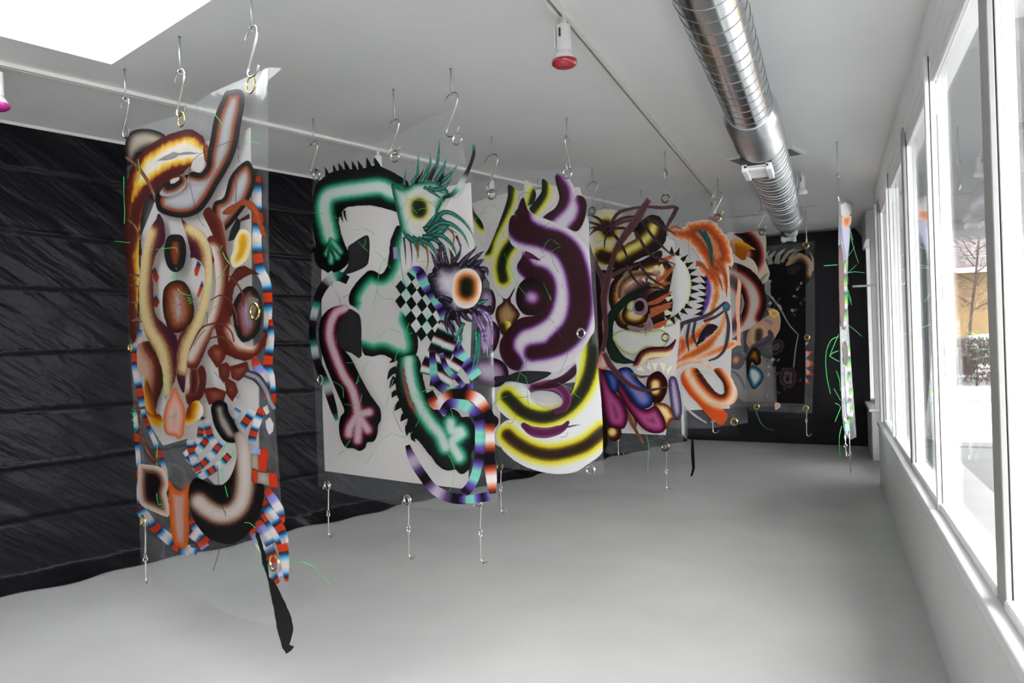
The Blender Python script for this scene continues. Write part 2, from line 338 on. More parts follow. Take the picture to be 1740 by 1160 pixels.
# cars behind the hedge
M_tyre = mat('tyre', (0.03, 0.03, 0.03), 0.8)
def car(name, loc, rz, col, label, suv=False):
    e = empty(name, loc, label, 'car', rz=rz)
    Mx = mat('car_paint_'+name, col, 0.25, 0.1, coat=0.6)
    h = 1.75 if suv else 1.42
    prof = [(-2.2, .35), (-2.25, .75), (-2.1, .98), (-1.75 if suv else -1.5, 1.02), (-1.5 if suv else -1.0, h-.06), (-1.1 if suv else -.4, h), (0.5, h), (1.15, 1.02), (2.0, .86), (2.25, .6), (2.2, .35)]
    R_ = Matrix.Translation(Vector(loc)) @ Matrix.Rotation(rz, 4, 'Z')
    b2 = MB()
    def ring(y, s): return [(x, y, z if z < 1.0 else 1.0+(z-1.0)*s) for x, z in prof]
    rings = [[(x, y, z) for x, z in prof] for y in (-.86, .86)]
    inner = [[(x*0.96, y, 1.0+(z-1.0)*1.0 if z > 1 else z) for x, z in prof] for y in (-.7, .7)]
    vs = []; N = len(prof)
    for y in (-.88, -.70, .70, .88):
        for x, z in prof:
            zz = z if (abs(y) < .8 or z <= 1.03) else 1.02+(z-1.02)*0.0
            vs.append((x, y, zz))
    fs = [(r*N+i, r*N+(i+1) % N, (r+1)*N+(i+1) % N, (r+1)*N+i) for r in range(3) for i in range(N)]
    fs += [tuple(range(N))[::-1], tuple(range(3*N, 4*N))]
    b2.add([R_ @ Vector(v) for v in vs], fs)
    b2.build('body', Mx, e, smooth=True)
    for s in (-1, 1):
        gl = MB(); gl.add([R_ @ Vector(v) for v in ((-1.35, s*.815, 1.06), (.95, s*.815, 1.06), (.42, s*.725, h-.1), (-.95, s*.725, h-.1), (-1.35, s*.80, 1.05), (.95, s*.80, 1.05), (.42, s*.70, h-.11), (-.95, s*.70, h-.11))], [(0,1,2,3),(4,7,6,5),(0,4,5,1),(1,5,6,2),(2,6,7,3),(3,7,4,0)])
        gl.build('side_window', M_wdark, e)
    gl2 = MB()
    gl2.add([R_ @ Vector(v) for v in ((1.2, -.68, 1.04), (1.2, .68, 1.04), (.58, .6, h-.03), (.58, -.6, h-.03), (1.15, -.68, 1.0), (1.15, .68, 1.0), (.53, .6, h-.06), (.53, -.6, h-.06))], [(0,1,2,3),(4,7,6,5),(0,4,5,1),(1,5,6,2),(2,6,7,3),(3,7,4,0)])
    gl2.build('windscreen', M_wdark, e)
    for x in (-1.35, 1.4):
        for s in (-1, 1):
            MB().lathe([(.2, -.1), (.33, -.09), (.33, .09), (.2, .1)], R_ @ Vector((x, s*.8, .33)), (R_.to_3x3() @ Vector((0, 1, 0))), 16).build('wheel', M_tyre, e, smooth=True)
    if suv:
        for s in (-1, 1):
            MB().tube([R_ @ Vector(v) for v in ((-1.3, s*.6, h-.02), (-1.2, s*.6, h+.06), (.4, s*.6, h+.06), (.5, s*.6, h-.02))], .02, 6).build('roof_rail', M_tyre, e)
    return e
car('parked_car', (5.6, 31, GZ+.32), 0.05, (0.36, 0.42, 0.48), 'pale blue saloon car parked behind the hedge')
car('parked_car', (7.6, 35.5, GZ+.38), PI+.02, (0.5, 0.52, 0.54), 'white estate car with roof rails parked behind the blue one', True)
car('parked_car', (10.6, 31.5, GZ+.32), 0.03, (0.34, 0.38, 0.42), 'grey saloon car parked behind the hedge')
car('pink_car', (0.55, 18.2, GZ), PI/2+.1, (0.55, 0.14, 0.22), 'dark pink car parked at the kerb outside the windows')
# bare clipped hedge: thousands of twigs on stems
M_twig = mat('brown_twigs', (0.08, 0.055, 0.043), 0.9, var=0.4, vscale=30)
hd = empty('bare_hedge', (6, 27.6, GZ), 'bare brown clipped hedge along the far pavement', 'hedge')
rn = random.Random(3)
tw = MB()
def tri_twig(p, d, w):
    s_ = d.cross(Vector((rn.uniform(-1, 1), rn.uniform(-1, 1), rn.uniform(-1, 1)))).normalized()*w
    s2 = d.cross(s_).normalized()*w
    tw.add([p+s_, p-s_*.5+s2, p-s_*.5-s2, p+d], [(0, 1, 3), (1, 2, 3), (2, 0, 3), (0, 2, 1)])
for i in range(17000):
    z = rn.uniform(0, 1)**0.75
    p = Vector((rn.uniform(1.6, 12.5), 27.6+rn.uniform(-.42, .42), GZ+0.1+z*1.42))
    if 0.28 < z < 0.42 and rn.random() < 0.75: continue
    tri_twig(p, Vector((rn.uniform(-.4, .4), rn.uniform(-.4, .4), rn.uniform(.1, .8))).normalized()*rn.uniform(.12, .34), rn.uniform(.006, .014))
o = tw.build('twigs', M_twig, hd); o['kind'] = 'stuff'
for i in range(22):
    x = 1.8+i*.49+rn.uniform(-.1, .1)
    MB().tube([(x, 27.6+rn.uniform(-.1, .1), GZ), (x+rn.uniform(-.1, .1), 27.6, .5), (x+rn.uniform(-.2, .2), 27.6+rn.uniform(-.2, .2), 1.2)], [.03, .022, .01], 6).build('stem', M_twig, hd)
# street tree in front of the building
tr = empty('bare_tree', (6.2, 38.5, GZ), 'bare winter tree between the hedge and the brick building', 'tree')
trunk = MB().tube([(5.6, 38.5, GZ), (5.7, 38.5, 2.0), (6.0, 38.6, 4.2), (6.4, 38.5, 8.5)], [.07, .06, .05, .02], 10).build('trunk', M_twig, tr, smooth=True)
for i in range(16):
    z = 2.6+i*.33; a = i*2.4; L = 2.6-i*.09
    p0 = Vector((5.75+.06*i*.5, 38.5, z)); d = Vector((math.cos(a), math.sin(a)*.7, .55))
    MB().tube([p0, p0+d*L*.5+Vector((0, 0, .05)), p0+d*L+Vector((0, 0, .35))], [.035, .02, .006], 6).build('branch', M_twig, tr)
tw = MB()
for i in range(3800):
    a = rn.uniform(0, 2*PI); r_ = rn.uniform(.3, 2.7); z = rn.uniform(2.6, 8.2)
    p = Vector((6.1+r_*math.cos(a), 38.5+r_*math.sin(a)*.8, z))
    tri_twig(p, Vector((math.cos(a)+rn.uniform(-.6, .6), math.sin(a)+rn.uniform(-.6, .6), rn.uniform(-.2, 1))).normalized()*rn.uniform(.3, .7), .007)
o = tw.build('twigs', M_twig, tr); o['kind'] = 'stuff'
# ------------------------------------------------------------------ black sheeting on the walls
def plastic_mat(name, col, rough, bump, diag):
    M = mat(name, col, rough, spec=0.11)
    n = M.node_tree.nodes; l = M.node_tree.links; b = n['Principled BSDF']
    tc = n.new('ShaderNodeTexCoord'); mp = n.new('ShaderNodeMapping'); l.new(tc.outputs['UV'], mp.inputs[0])
    mp.vector_type = 'TEXTURE'; mp.inputs['Rotation'].default_value = (0, 0, diag); mp.inputs['Scale'].default_value = (1.0, 0.2, 1)
    t = n.new('ShaderNodeTexNoise'); t.inputs['Scale'].default_value = 1.3; t.inputs['Detail'].default_value = 4; t.inputs['Roughness'].default_value = .45; l.new(mp.outputs[0], t.inputs[0])
    t2 = n.new('ShaderNodeTexNoise'); t2.inputs['Scale'].default_value = 30; t2.inputs['Detail'].default_value = 3; l.new(tc.outputs['UV'], t2.inputs[0])
    a = n.new('ShaderNodeMath'); a.operation = 'MULTIPLY_ADD'; a.inputs[1].default_value = 0.05; l.new(t2.outputs[0], a.inputs[0]); l.new(t.outputs[0], a.inputs[2])
    bp = n.new('ShaderNodeBump'); bp.inputs['Strength'].default_value = bump; bp.inputs['Distance'].default_value = 0.12; l.new(a.outputs[0], bp.inputs['Height']); l.new(bp.outputs[0], b.inputs['Normal'])
    return M
M_plas = plastic_mat('black_plastic', (0.005, 0.005, 0.0065), 0.30, 0.30, math.radians(-36))
M_blk = mat('black_paper', (0.006, 0.006, 0.008), 0.6, spec=0.3, bump=0.15, bscale=6)
def wall_sheet(name, origin, dirv, nrm, L, zt, nx, nz, fn, M, mask=None):
    vs = []; uv = []
    for j in range(nz+1):
        for i in range(nx+1):
            s_ = L*i/nx; z = zt*j/nz
            top = zt + (mask(s_) if mask else 0)
            z = z*top/zt
            d = fn(s_, z)
            p = origin + dirv*s_ + nrm*d; vs.append((p.x, p.y, max(z, 0.006)+ (0 if z > 0 else 0))); uv.append((s_, z))
    fs = [(j*(nx+1)+i, j*(nx+1)+i+1, (j+1)*(nx+1)+i+1, (j+1)*(nx+1)+i) for j in range(nz) for i in range(nx)]
    me = mesh(name, vs, fs); ul = me.uv_layers.new(name='UVMap')
    for p in me.polygons:
        for li in p.loop_indices: ul.data[li].uv = uv[me.loops[li].vertex_index]
    return link(name, me, M, smooth=True)
creases = (2.76, 2.365, 1.99, 1.58, 1.17, 0.81, 0.44)
rz_ = random.Random(5)
lump = [(rz_.uniform(0, 18), rz_.uniform(0, 3), rz_.uniform(.2, .7), rz_.uniform(-.012, .016)) for _ in range(70)]
def left_fn(s_, z):
    d = 0.022
    for k, c in enumerate(creases):
        cc = c + 0.012*math.sin(s_*1.3+k) + 0.006*math.sin(s_*4.1+k*2)
        e = z-cc
        d += 0.014*math.exp(-(e/0.008)**2)*(1 if k % 2 else -.8) + 0.006*math.tanh(e/0.02)*math.exp(-abs(e)/0.15)
    for a, b_, r_, h_ in lump:
        q = ((s_-a)/r_)**2+((z-b_)/(r_*.6))**2
        if q < 9: d += h_*math.exp(-q)
    if z < 0.10: d += (0.10-z)*0.9*(1+.35*math.sin(s_*5.1)+.3*math.sin(s_*11.7+1))
    return max(d, 0.004)
ZT = 3.072
o = wall_sheet('black_plastic_sheeting', lw(-2.6), LD, LN, (lw(11.93)-lw(-2.6)).length, ZT, 420, 200, left_fn, M_plas)
tag(o, 'wrinkled glossy black plastic sheeting with fold lines covering the long left wall', 'sheeting')
def back_fn(s_, z):
    return 0.03+0.012*math.sin(s_*5.0+.6*math.sin(z))*(.5+.5*math.sin(s_*2.2+1))+0.003*math.sin(s_*13+z*.7)+(0.03*max(0, .3-z))
def back_top(s_): return -0.05+0.03*math.sin(s_*.8) - max(0, (s_-2.50))*1.6 - 0.0
Ls = 2.68
o = wall_sheet('black_paper_drape', Vector((-2.10, 12.06, 0)), BD, BN, Ls, 3.09, 170, 60, back_fn, M_blk, back_top)
tag(o, 'matte black drape covering the far end wall beside the windows', 'drape')
# ------------------------------------------------------------------ spiral duct
M_duct = mat('galvanised_steel', (0.62, 0.64, 0.66), 0.17, 1.0, var=0.06, vscale=6, stretch=(1, .15, 1))
M_rib = mat('duct_seam', (0.20, 0.21, 0.22), 0.4, 0.9)
M_duct2 = mat('galvanised_steel_dull', (0.50, 0.52, 0.54), 0.30, 1.0, var=0.08, vscale=8)
DX, DZ = -0.378, 2.80
dv = empty('spiral_duct', (DX, 4.4, DZ), 'shiny spiral air duct running under the ceiling beside the windows', 'duct')
MB().lathe([(.126, -3.0), (.126, 4.50)], (DX, 0, DZ), (0, 1, 0), 64).build('near_duct', M_duct, dv, smooth=True)
MB().lathe([(.130, 4.35), (.150, 4.46), (.153, 4.50), (.153, 5.0), (.156, 5.02), (.156, 5.06), (.150, 5.08)], (DX, 0, DZ), (0, 1, 0), 64).build('collar', M_duct2, dv, smooth=True)
MB().lathe([(.148, 5.05), (.148, 8.45), (.140, 8.62), (.115, 8.78), (.085, 8.86), (.08, 8.87)], (DX, 0, DZ), (0, 1, 0), 64).build('far_duct', M_duct2, dv, smooth=True)
MB().lathe([(.075, 8.84), (.075, 9.35)], (DX+.0, 0, DZ-.03), (0, 1, 0), 40).build('tail_pipe', M_duct2, dv, smooth=True)
def helix(y0, y1, r, pitch):
    n_ = int((y1-y0)/pitch*40); return [(DX+r*math.cos(2*PI*k/40), y0+(y1-y0)*k/n_, DZ+r*math.sin(2*PI*k/40)) for k in range(n_+1)]
MB().tube(helix(-2.8, 4.36, .1265, .118), .0022, 5).build('seam', M_rib, dv)
MB().tube(helix(5.08, 8.45, .1485, .118), .0022, 5).build('seam', mat('duct_seam_pale', (.55, .57, .6), .3, .9), dv)
MB().tube([(DX+.075*math.cos(2*PI*k/24), 8.9+.42*k/(24*7), DZ-.03+.075*math.sin(2*PI*k/24)) for k in range(24*7+1)], .0025, 5).build('seam', bpy.data.materials['duct_seam_pale'], dv)
# register boot under the duct: white box with grille between two flanges
M_whm = mat('white_enamel', (0.8, 0.8, 0.8), 0.4)
M_gril = mat('grey_grille', (0.5, 0.5, 0.5), 0.5)
def register(y, w, L, zc, par):
    x0 = DX-.03
    MB().box(x0-w/2-.02, x0+w/2+.02, y-.02, y+L+.02, zc+.02, zc+.10).build('boot', M_dark, par)
    for s in (-1, 1):
        MB().box(x0+s*w/2-.018, x0+s*w/2+.018, y, y+L, zc-.025, zc+.03).build('flange', M_whm, par, bevel=.004)
    gr = MB().box(x0-w/2, x0+w/2, y, y+L, zc-.0, zc+.012).build('grille', M_gril, par)
    for k in range(7):
        yy = y+L*(k+.5)/7
        MB().box(x0-w/2, x0+w/2, yy-.006, yy+.006, zc-.014, zc+.002).build('slat', M_whm, gr)
register(5.12, .15, .30, DZ-.165, dv)
register(9.22, .12, .2, DZ-.115, dv)
for y in (1.2, 5.9, 8.2):
    MB().tube([(DX+.16*math.cos(q*PI/12), y, DZ+.16*math.sin(q*PI/12)) for q in range(0, 25)], .0 + .0015, 5).build('strap', M_duct2, dv)
    for s in (-.1, .1): MB().tube([(DX+s, y, DZ+.11), (DX+s, y, H)], .003, 6).build('hanger', M_duct2, dv)
# ceiling vent above the duct
vp_ = Vector((-0.473, 6.845, 0))
M_vent = mat('vent_mesh', (0.16, 0.155, 0.15), 0.6)
ve = empty('ceiling_vent', (vp_.x, vp_.y, H), 'square white framed ceiling vent with dark grille above the duct', 'vent')
RV = Matrix.Translation(Vector((vp_.x, vp_.y, H))) @ Matrix.Rotation(math.atan2(LN.y, LN.x), 4, 'Z')
fw = MB()
w2, d2 = .30, .165
MB().box(-w2+.03, w2-.03, -d2+.03, d2-.03, -.008, -.002, RV).build('grille', M_vent, ve)
for a in ((-w2, w2, -d2, -d2+.03), (-w2, w2, d2-.03, d2), (-w2, -w2+.03, -d2+.03, d2-.03), (w2-.03, w2, -d2+.03, d2-.03)):
    MB().box(*a, -.014, 0, RV).build('frame', M_whm, ve)
# ------------------------------------------------------------------ lighting tracks and lamps
M_trk = mat('cream_enamel', (0.78, 0.77, 0.73), 0.45)
M_trk2 = mat('track_slot', (0.25, 0.26, 0.28), 0.4, 0.5)
def track(p, q, label):
    p = Vector(p); q = Vector(q); d = (q-p).normalized(); s = Vector((d.y, -d.x, 0)); L = (q-p).length
    R_ = Matrix(((d.x, s.x, 0, p.x), (d.y, s.y, 0, p.y), (0, 0, 1, H), (0, 0, 0, 1)))
    e = empty('light_track', (p.x, p.y, H), label, 'light track')
    for s0, s1 in ((-.027, -.008), (.008, .027)): MB().box(0, L, s0, s1, -.022, 0, R_).build('rail', M_trk, e)
    MB().box(0, L, -.008, .008, -.012, 0, R_).build('slot', M_trk2, e)
    MB().box(-.03, .0, -.029, .029, -.026, 0, R_).build('end_cap', M_trk, e)
    MB().box(L, L+.03, -.029, .029, -.026, 0, R_).build('end_cap', M_trk, e)
    return R_
track((-1.150, -1.5, 0), (-1.124, 8.45, 0), 'straight cream lighting track along the ceiling beside the duct')
tl0 = Vector((-4.037, 2.656, 0)); tld = (Vector((-2.30, 7.9, 0))-tl0).normalized()
track(tl0-tld*3.2, tl0+tld*6.4, 'long cream lighting track along the ceiling above the hanging banners')
# far cross track close to the end wall
track((-1.75, 10.15, 0), (-0.12, 9.62, 0), 'short cream lighting track across the ceiling near the black drape')
M_bulbw = mat('silvered_glass', (0.82, 0.82, 0.82), 0.15, coat=1.0)
def bulb_mat(name, col): return mat(name, col, 0.08, coat=1.0)
M_red = bulb_mat('red_lamp_glass', (0.42, 0.006, 0.014)); M_pink = bulb_mat('pink_lamp_glass', (0.70, 0.20, 0.50)); M_mag = bulb_mat('magenta_lamp_glass', (0.55, 0.02, 0.30))
def lamp(p, scale, Mb, label, tilt=(0, 0, -1), group=None):
    p = Vector(p); e = empty('track_lamp', (p.x, p.y, H-.018), label, 'lamp', group)
    ax = Vector(tilt).normalized(); s = scale
    MB().lathe([(.02*s, 0), (.023*s, .004*s), (.023*s, .045*s), (.017*s, .05*s)], p+Vector((0, 0, -.015)), (0, 0, -1), 20).build('adapter', M_trk, e, smooth=True)
    c = p+Vector((0, 0, -.015-.052*s))
    MB().lathe([(.034*s, 0), (.045*s, .004*s), (.046*s, .10*s), (.047*s, .168*s), (.043*s, .170*s)], c, ax, 32).build('shade', M_whm, e, smooth=True)
    MB().box(-.004, .004, -.006, .006, -.02, .02, Matrix.Translation(c+ax*.06*s+Vector((-.010, -.045, 0))*s)).build('switch', M_dark, e)
    MB().box(-.012*s, .0, -.02*s, .02*s, -.07*s, .06*s, Matrix.Translation(c+ax*.075*s+Vector((-.047*s, .0, 0)))).build('clip', M_trk, e)
    bl = MB().lathe([(.03*s, .160*s), (.046*s, .172*s), (.066*s, .20*s), (.079*s, .228*s)], c, ax, 36).build('bulb_neck', M_bulbw, e, smooth=True)
    MB().lathe([(.079*s, .226*s), (.082*s, .238*s), (.078*s, .252*s), (.06*s, .266*s), (.03*s, .273*s), (.004, .275*s)], c, ax, 36).build('bulb_face', Mb, bl, smooth=True)
    return e
def onz(x, y, z):
    d = px_ray(x, y); return Vector((0, 0, EYE)) + d*((z-EYE)/d.z)
p = onz(958, 30, H-.02); lamp((-1.135, p.y, H), 0.76, M_red, 'white track lamp with a red bulb hanging near the duct')
p = onz(1211, 337, H-.02); lamp((-1.127, 8.40, H), 0.76, M_pink, 'white track lamp with pink bulb at the far end of the straight track', (.02, 0, -1))
def on_left(x): 
    # point of the left track that shows at pixel column x
    best = min((tl0+tld*(k*.01) for k in range(-320, 640)), key=lambda q: abs(proj(Vector((q.x, q.y, H)))[0]-x)); return Vector((best.x, best.y, H))
def proj(P):
    v = P-Vector((0, 0, EYE)); return 870+FOC*v.dot(c_r)/v.dot(c_f), 580-FOC*v.dot(c_u)/v.dot(c_f)
lamp(on_left(-6), 0.76, M_mag, 'white track lamp with magenta bulb at the left edge of the view')
lamp(on_left(641), 0.76, M_pink, 'white track lamp behind the top of the green-armed banner')
lamp(on_left(833), 0.76, M_pink, 'white track lamp with pink bulb above the yellow and purple banner')
p = onz(1352, 294, H-.02)
lamp((p.x+.05, p.y, H), 0.66, M_bulbw, 'white lamp hanging just behind the duct', (0, .1, -1))
# ------------------------------------------------------------------ hanging banners: clear vinyl with airbrushed cut-outs
class Sheet:
    """a vertical hanging sheet: origin P on the ceiling line, tangent at angle a; local u (along), z (height) in metres"""
    def __init__(s, P, Q, ripple=0.0, seed=0):
        s.P = Vector((P[0], P[1], 0)); d = Vector((Q[0]-P[0], Q[1]-P[1], 0)); s.T = d.normalized()
        s.N = Vector((s.T.y, -s.T.x, 0))
        if s.N.y > 0: s.N = -s.N
        s.rip = ripple; s.ph = seed*1.7; s.layer = 0
    def disp(s, u, z):
        return s.rip*(math.sin(u*3.1+s.ph+z*.5)*.6+math.sin(u*7.3+s.ph*2+z*1.1)*.25+math.sin(z*2.3+s.ph)*.3)
    def at(s, x, y, lift=0.0):
        d = px_ray(x, y); C_ = Vector((0, 0, EYE)); off = lift; q = None
        for k in range(3 if s.rip else 1):
            P0 = s.P+s.N*off
            q = C_ + d*((P0-C_).dot(s.N)/d.dot(s.N))
            if s.rip: off = lift+s.disp((q-s.P).dot(s.T), q.z)
        return q
CUR = {'fr': (0, 0, 1), 'sheet': None, 'parent': None}
def FR(x, y, k): CUR['fr'] = (x, y, k)
def PX(st):
    x0, y0, k = CUR['fr']
    if not isinstance(st, str): return [(x0+a/k, y0+b/k) for a, b in st]
    return [(x0+float(a)/k, y0+float(b)/k) for a, b in (t.split(',') for t in st.split())]
def catmull(P, closed=False, step=3.0):
    P = [np.array(p, float) for p in P]; N = len(P); out = []
    for i in range(N if closed else N-1):
        p1, p2 = P[i], P[(i+1) % N]
        p0 = P[i-1] if (closed or i > 0) else 2*p1-p2
        p3 = P[(i+2) % N] if (closed or i+2 < N) else 2*p2-p1
        n_ = max(1, int(np.linalg.norm(p2-p1)/step))
        for k in range(n_):
            t = k/n_; t2 = t*t; t3 = t2*t
            out.append(.5*((2*p1)+(-p0+p2)*t+(2*p0-5*p1+4*p2-p3)*t2+(-p0+3*p1-3*p2+p3)*t3))
    if not closed: out.append(P[-1])
    return np.array(out)
def seg_dist(Q, P, closed=False):
    A_ = P if closed else P[:-1]; B_ = np.roll(P, -1, axis=0) if closed else P[1:]
    best = np.full(len(Q), 1e9)
    for a, b in zip(A_, B_):
        ab = b-a; L2 = ab@ab
        t = np.clip(((Q-a)@ab)/L2, 0, 1) if L2 > 1e-9 else np.zeros(len(Q))
        d = np.hypot(*(Q-a-t[:, None]*ab).T); best = np.minimum(best, d)
    return best
def inside(Q, P):
    x, y = Q[:, 0], Q[:, 1]; r = np.zeros(len(Q), bool); n_ = len(P); j = n_-1
    for i in range(n_):
        xi, yi = P[i]; xj, yj = P[j]
        if yi != yj:
            c = ((yi > y) != (yj > y)) & (x < (xj-xi)*(y-yi)/(yj-yi)+xi); r ^= c
        j = i
    return r
RAMPS = {}; RMAT = {}
GAIN = 0.86
def ramp(name, spec, streak=0.05, rough=0.38, gain=None, repeat=False, nscale=70, alpha=1.0):
    gain = gain or GAIN
    RAMPS[name] = (spec, streak, rough, gain, repeat, nscale, alpha)
def ramp_mat(name):
    if name in RMAT: return RMAT[name]
    spec, streak, rough, gain, repeat, nscale, alpha = RAMPS[name]
    st = [(float(a), lin(b)) for a, b in (t.split(':') for t in spec.split())]
    mx = st[-1][0] if not repeat else 1.0
    M = bpy.data.materials.new('print_'+name); M.use_nodes = True
    n = M.node_tree.nodes; l = M.node_tree.links; b = n['Principled BSDF']
    at = n.new('ShaderNodeAttribute'); at.attribute_name = 'g'
    tc = n.new('ShaderNodeTexCoord'); t = n.new('ShaderNodeTexNoise'); t.inputs['Scale'].default_value = nscale; t.inputs['Detail'].default_value = 4; l.new(tc.outputs['Object'], t.inputs[0])
    sb_ = n.new('ShaderNodeMath'); sb_.operation = 'MULTIPLY_ADD'; sb_.inputs[1].default_value = streak*2; sb_.inputs[2].default_value = -streak; l.new(t.outputs[0], sb_.inputs[0])
    dv_ = n.new('ShaderNodeMath'); dv_.operation = 'MULTIPLY_ADD'; dv_.inputs[1].default_value = 1.0/mx; l.new(at.outputs['Fac'], dv_.inputs[0]); l.new(sb_.outputs[0], dv_.inputs[2])
    src_ = dv_
    if repeat:
        src_ = n.new('ShaderNodeMath'); src_.operation = 'FRACT'; l.new(dv_.outputs[0], src_.inputs[0])
    r = n.new('ShaderNodeValToRGB'); l.new(src_.outputs[0], r.inputs[0]); cr = r.color_ramp
    while len(cr.elements) < len(st): cr.elements.new(0.5)
    for e, (a, c) in zip(cr.elements, st): e.position = min(1, a/mx); e.color = (*[min(.92, v*gain) for v in c], 1)
    l.new(r.outputs[0], b.inputs['Base Color']); b.inputs['Roughness'].default_value = rough; b.inputs['Specular IOR Level'].default_value = .35
    tl_ = n.new('ShaderNodeBsdfTranslucent'); l.new(r.outputs[0], tl_.inputs[0]); mx_ = n.new('ShaderNodeMixShader'); mx_.inputs[0].default_value = 0.35
    l.new(b.outputs[0], mx_.inputs[1]); l.new(tl_.outputs[0], mx_.inputs[2]); l.new(mx_.outputs[0], n['Material Output'].inputs[0])
    if alpha < 1: b.inputs['Alpha'].default_value = alpha
    RMAT[name] = M; return M
def art_mesh(name, out, g_fn, ramp_name, step, lift=None, parent=None, hole=None):
    sh = CUR['sheet']; parent = parent or CUR['parent']
    if lift is None: sh.layer += 1; lift = 0.004+sh.layer*0.0006
    P = out; x0, y0 = P.min(0); x1, y1 = P.max(0)
    gx, gy = np.meshgrid(np.arange(x0, x1, step), np.arange(y0, y1, step*.87)); gx = gx+(np.arange(gx.shape[0]) % 2)[:, None]*step*.5
    Q = np.c_[gx.ravel(), gy.ravel()]
    if len(Q):
        Q = Q[inside(Q, P)]
    if len(Q): Q = Q[seg_dist(Q, P, True) > step*.45]
    allp = np.vstack([P, Q]) if len(Q) else P
    n_ = len(P)
    r = delaunay_2d_cdt([Vector(p) for p in allp], [(i, (i+1) % n_) for i in range(n_)], [], 0, 1e-4)
    vs = np.array([(v.x, v.y) for v in r[0]])
    fs = [tuple(f) for f in r[2]]
    cen = np.array([vs[list(f)].mean(0) for f in fs])
    ok = inside(cen, P)
    if hole is not None:
        for h_ in hole: ok &= ~inside(cen, h_)
    fs = [f for f, k in zip(fs, ok) if k]
    g = g_fn(vs)
    W3 = [sh.at(x, y, lift) for x, y in vs]
    me = mesh(name, W3, fs)
    at = me.attributes.new('g', 'FLOAT', 'POINT'); at.data.foreach_set('value', np.asarray(g, np.float32))
    return link(name, me, ramp_mat(ramp_name), parent, smooth=False)
def jagged(P, amp, rng):
    return P + rng.normal(0, amp, P.shape)
NRG = np.random.default_rng(4)
def A(name, rp, pts, src=None, smooth=True, jag=0.0, step=4.0, lift=None, cstep=3.5, parent=None, hole=None, fan=None):
    """cut-out with a hand-cut outline; colour by distance from the outline, or from the airbrushed line src"""
    P = PX(pts); out = catmull(P, True, cstep) if smooth else np.vstack([np.array(P)])
    if not smooth:
        o2 = []
        for i in range(len(P)):
            a, b = np.array(P[i]), np.array(P[(i+1) % len(P)]); k = max(1, int(np.linalg.norm(b-a)/6)); o2 += [a+(b-a)*j/k for j in range(k)]
        out = np.array(o2)
    if jag: out = jagged(out, jag, NRG)
    if src:
        lines = [catmull(PX(s), False, 4) if len(s.split()) > 1 else np.array(PX(s)*2) for s in src.split(';')]
        fn = lambda V: np.min([seg_dist(V, L) for L in lines], axis=0)
    else: fn = lambda V: seg_dist(V, out, True)
    if fan:
        f0 = fn; ph = float(fan)
        c_ = out.mean(0)
        fn = lambda V: f0(V)*(1+.0)+ph*np.sin(np.arctan2(*(V-c_).T)*37)*np.clip(f0(V)/8, 0, 1)
    hs = [catmull(PX(h_), True, cstep) for h_ in hole.split(';')] if hole else None
    if hs:
        f1 = fn; fn = lambda V: np.minimum(f1(V), np.min([seg_dist(V, h_, True) for h_ in hs], axis=0)) if not src else f1(V)
    o = art_mesh(name, out, fn, rp, step, lift, parent, hs)
    return o
def outline_of(path, w):
    P = catmull(path, False, 4.0); n_ = len(P); ww = np.interp(np.linspace(0, 1, n_), np.linspace(0, 1, len(w)), w) if isinstance(w, (list, tuple)) else np.full(n_, w)
    T = np.gradient(P, axis=0); T /= np.maximum(1e-6, np.linalg.norm(T, axis=1))[:, None]; Nn = np.c_[-T[:, 1], T[:, 0]]
    return P, ww, T, Nn
def S(name, rp, pts, w, cap=True, step=4.0, lift=None, parent=None, edge=False, jag=0.0):
    """rounded stroke of half-width w px; colour by distance from its centre line (or from its edge)"""
    P, ww, T, Nn = outline_of(PX(pts), w); L = P+Nn*ww[:, None]; R_ = P-Nn*ww[:, None]
    o1 = list(L)
    if cap:
        for q in np.linspace(0, PI, 7)[1:-1]: o1.append(P[-1]+ww[-1]*(Nn[-1]*math.cos(q)+T[-1]*math.sin(q)))
    o1 += list(R_[::-1])
    if cap:
        for q in np.linspace(0, PI, 7)[1:-1]: o1.append(P[0]+ww[0]*(-Nn[0]*math.cos(q)-T[0]*math.sin(q)))
    out = np.array(o1)
    if jag: out = jagged(out, jag, NRG)
    fn = (lambda V: seg_dist(V, out, True)) if edge else (lambda V: seg_dist(V, P))
    return art_mesh(name, out, fn, rp, step, lift, parent)
def B(name, rp, pts, w, period=50.0, off=0.0, lift=None, parent=None, skew=0.0):
    """ribbon of half-width w px with bands along its length"""
    sh = CUR['sheet']; parent = parent or CUR['parent']
    if lift is None: sh.layer += 1; lift = 0.004+sh.layer*0.0006
    P, ww, T, Nn = outline_of(PX(pts), w); n_ = len(P); s = np.r_[0, np.cumsum(np.linalg.norm(np.diff(P, axis=0), axis=1))]
    vs = []; g = []; K = 3
    for i in range(n_):
        for k in range(K):
            v = 2*k/(K-1)-1; q = P[i]+Nn[i]*ww[i]*v; vs.append(sh.at(q[0], q[1], lift)); g.append((s[i]+skew*v*ww[i])/period+off)
    fs = [(i*K+k, i*K+k+1, (i+1)*K+k+1, (i+1)*K+k) for i in range(n_-1) for k in range(K-1)]
    me = mesh(name, vs, fs); at = me.attributes.new('g', 'FLOAT', 'POINT'); at.data.foreach_set('value', np.asarray(g, np.float32))
    return link(name, me, ramp_mat(rp), parent)
LSC = 1.0
def lashes(name, rp, items, parent=None, lift=None):
    """feather-like painted strips: each tapers from w to a point"""
    for pts, w in items:
        w = w*LSC
        S(name, rp, pts, [w, w*.85, w*.5, .25], cap=False, step=3.0, parent=parent, lift=lift)
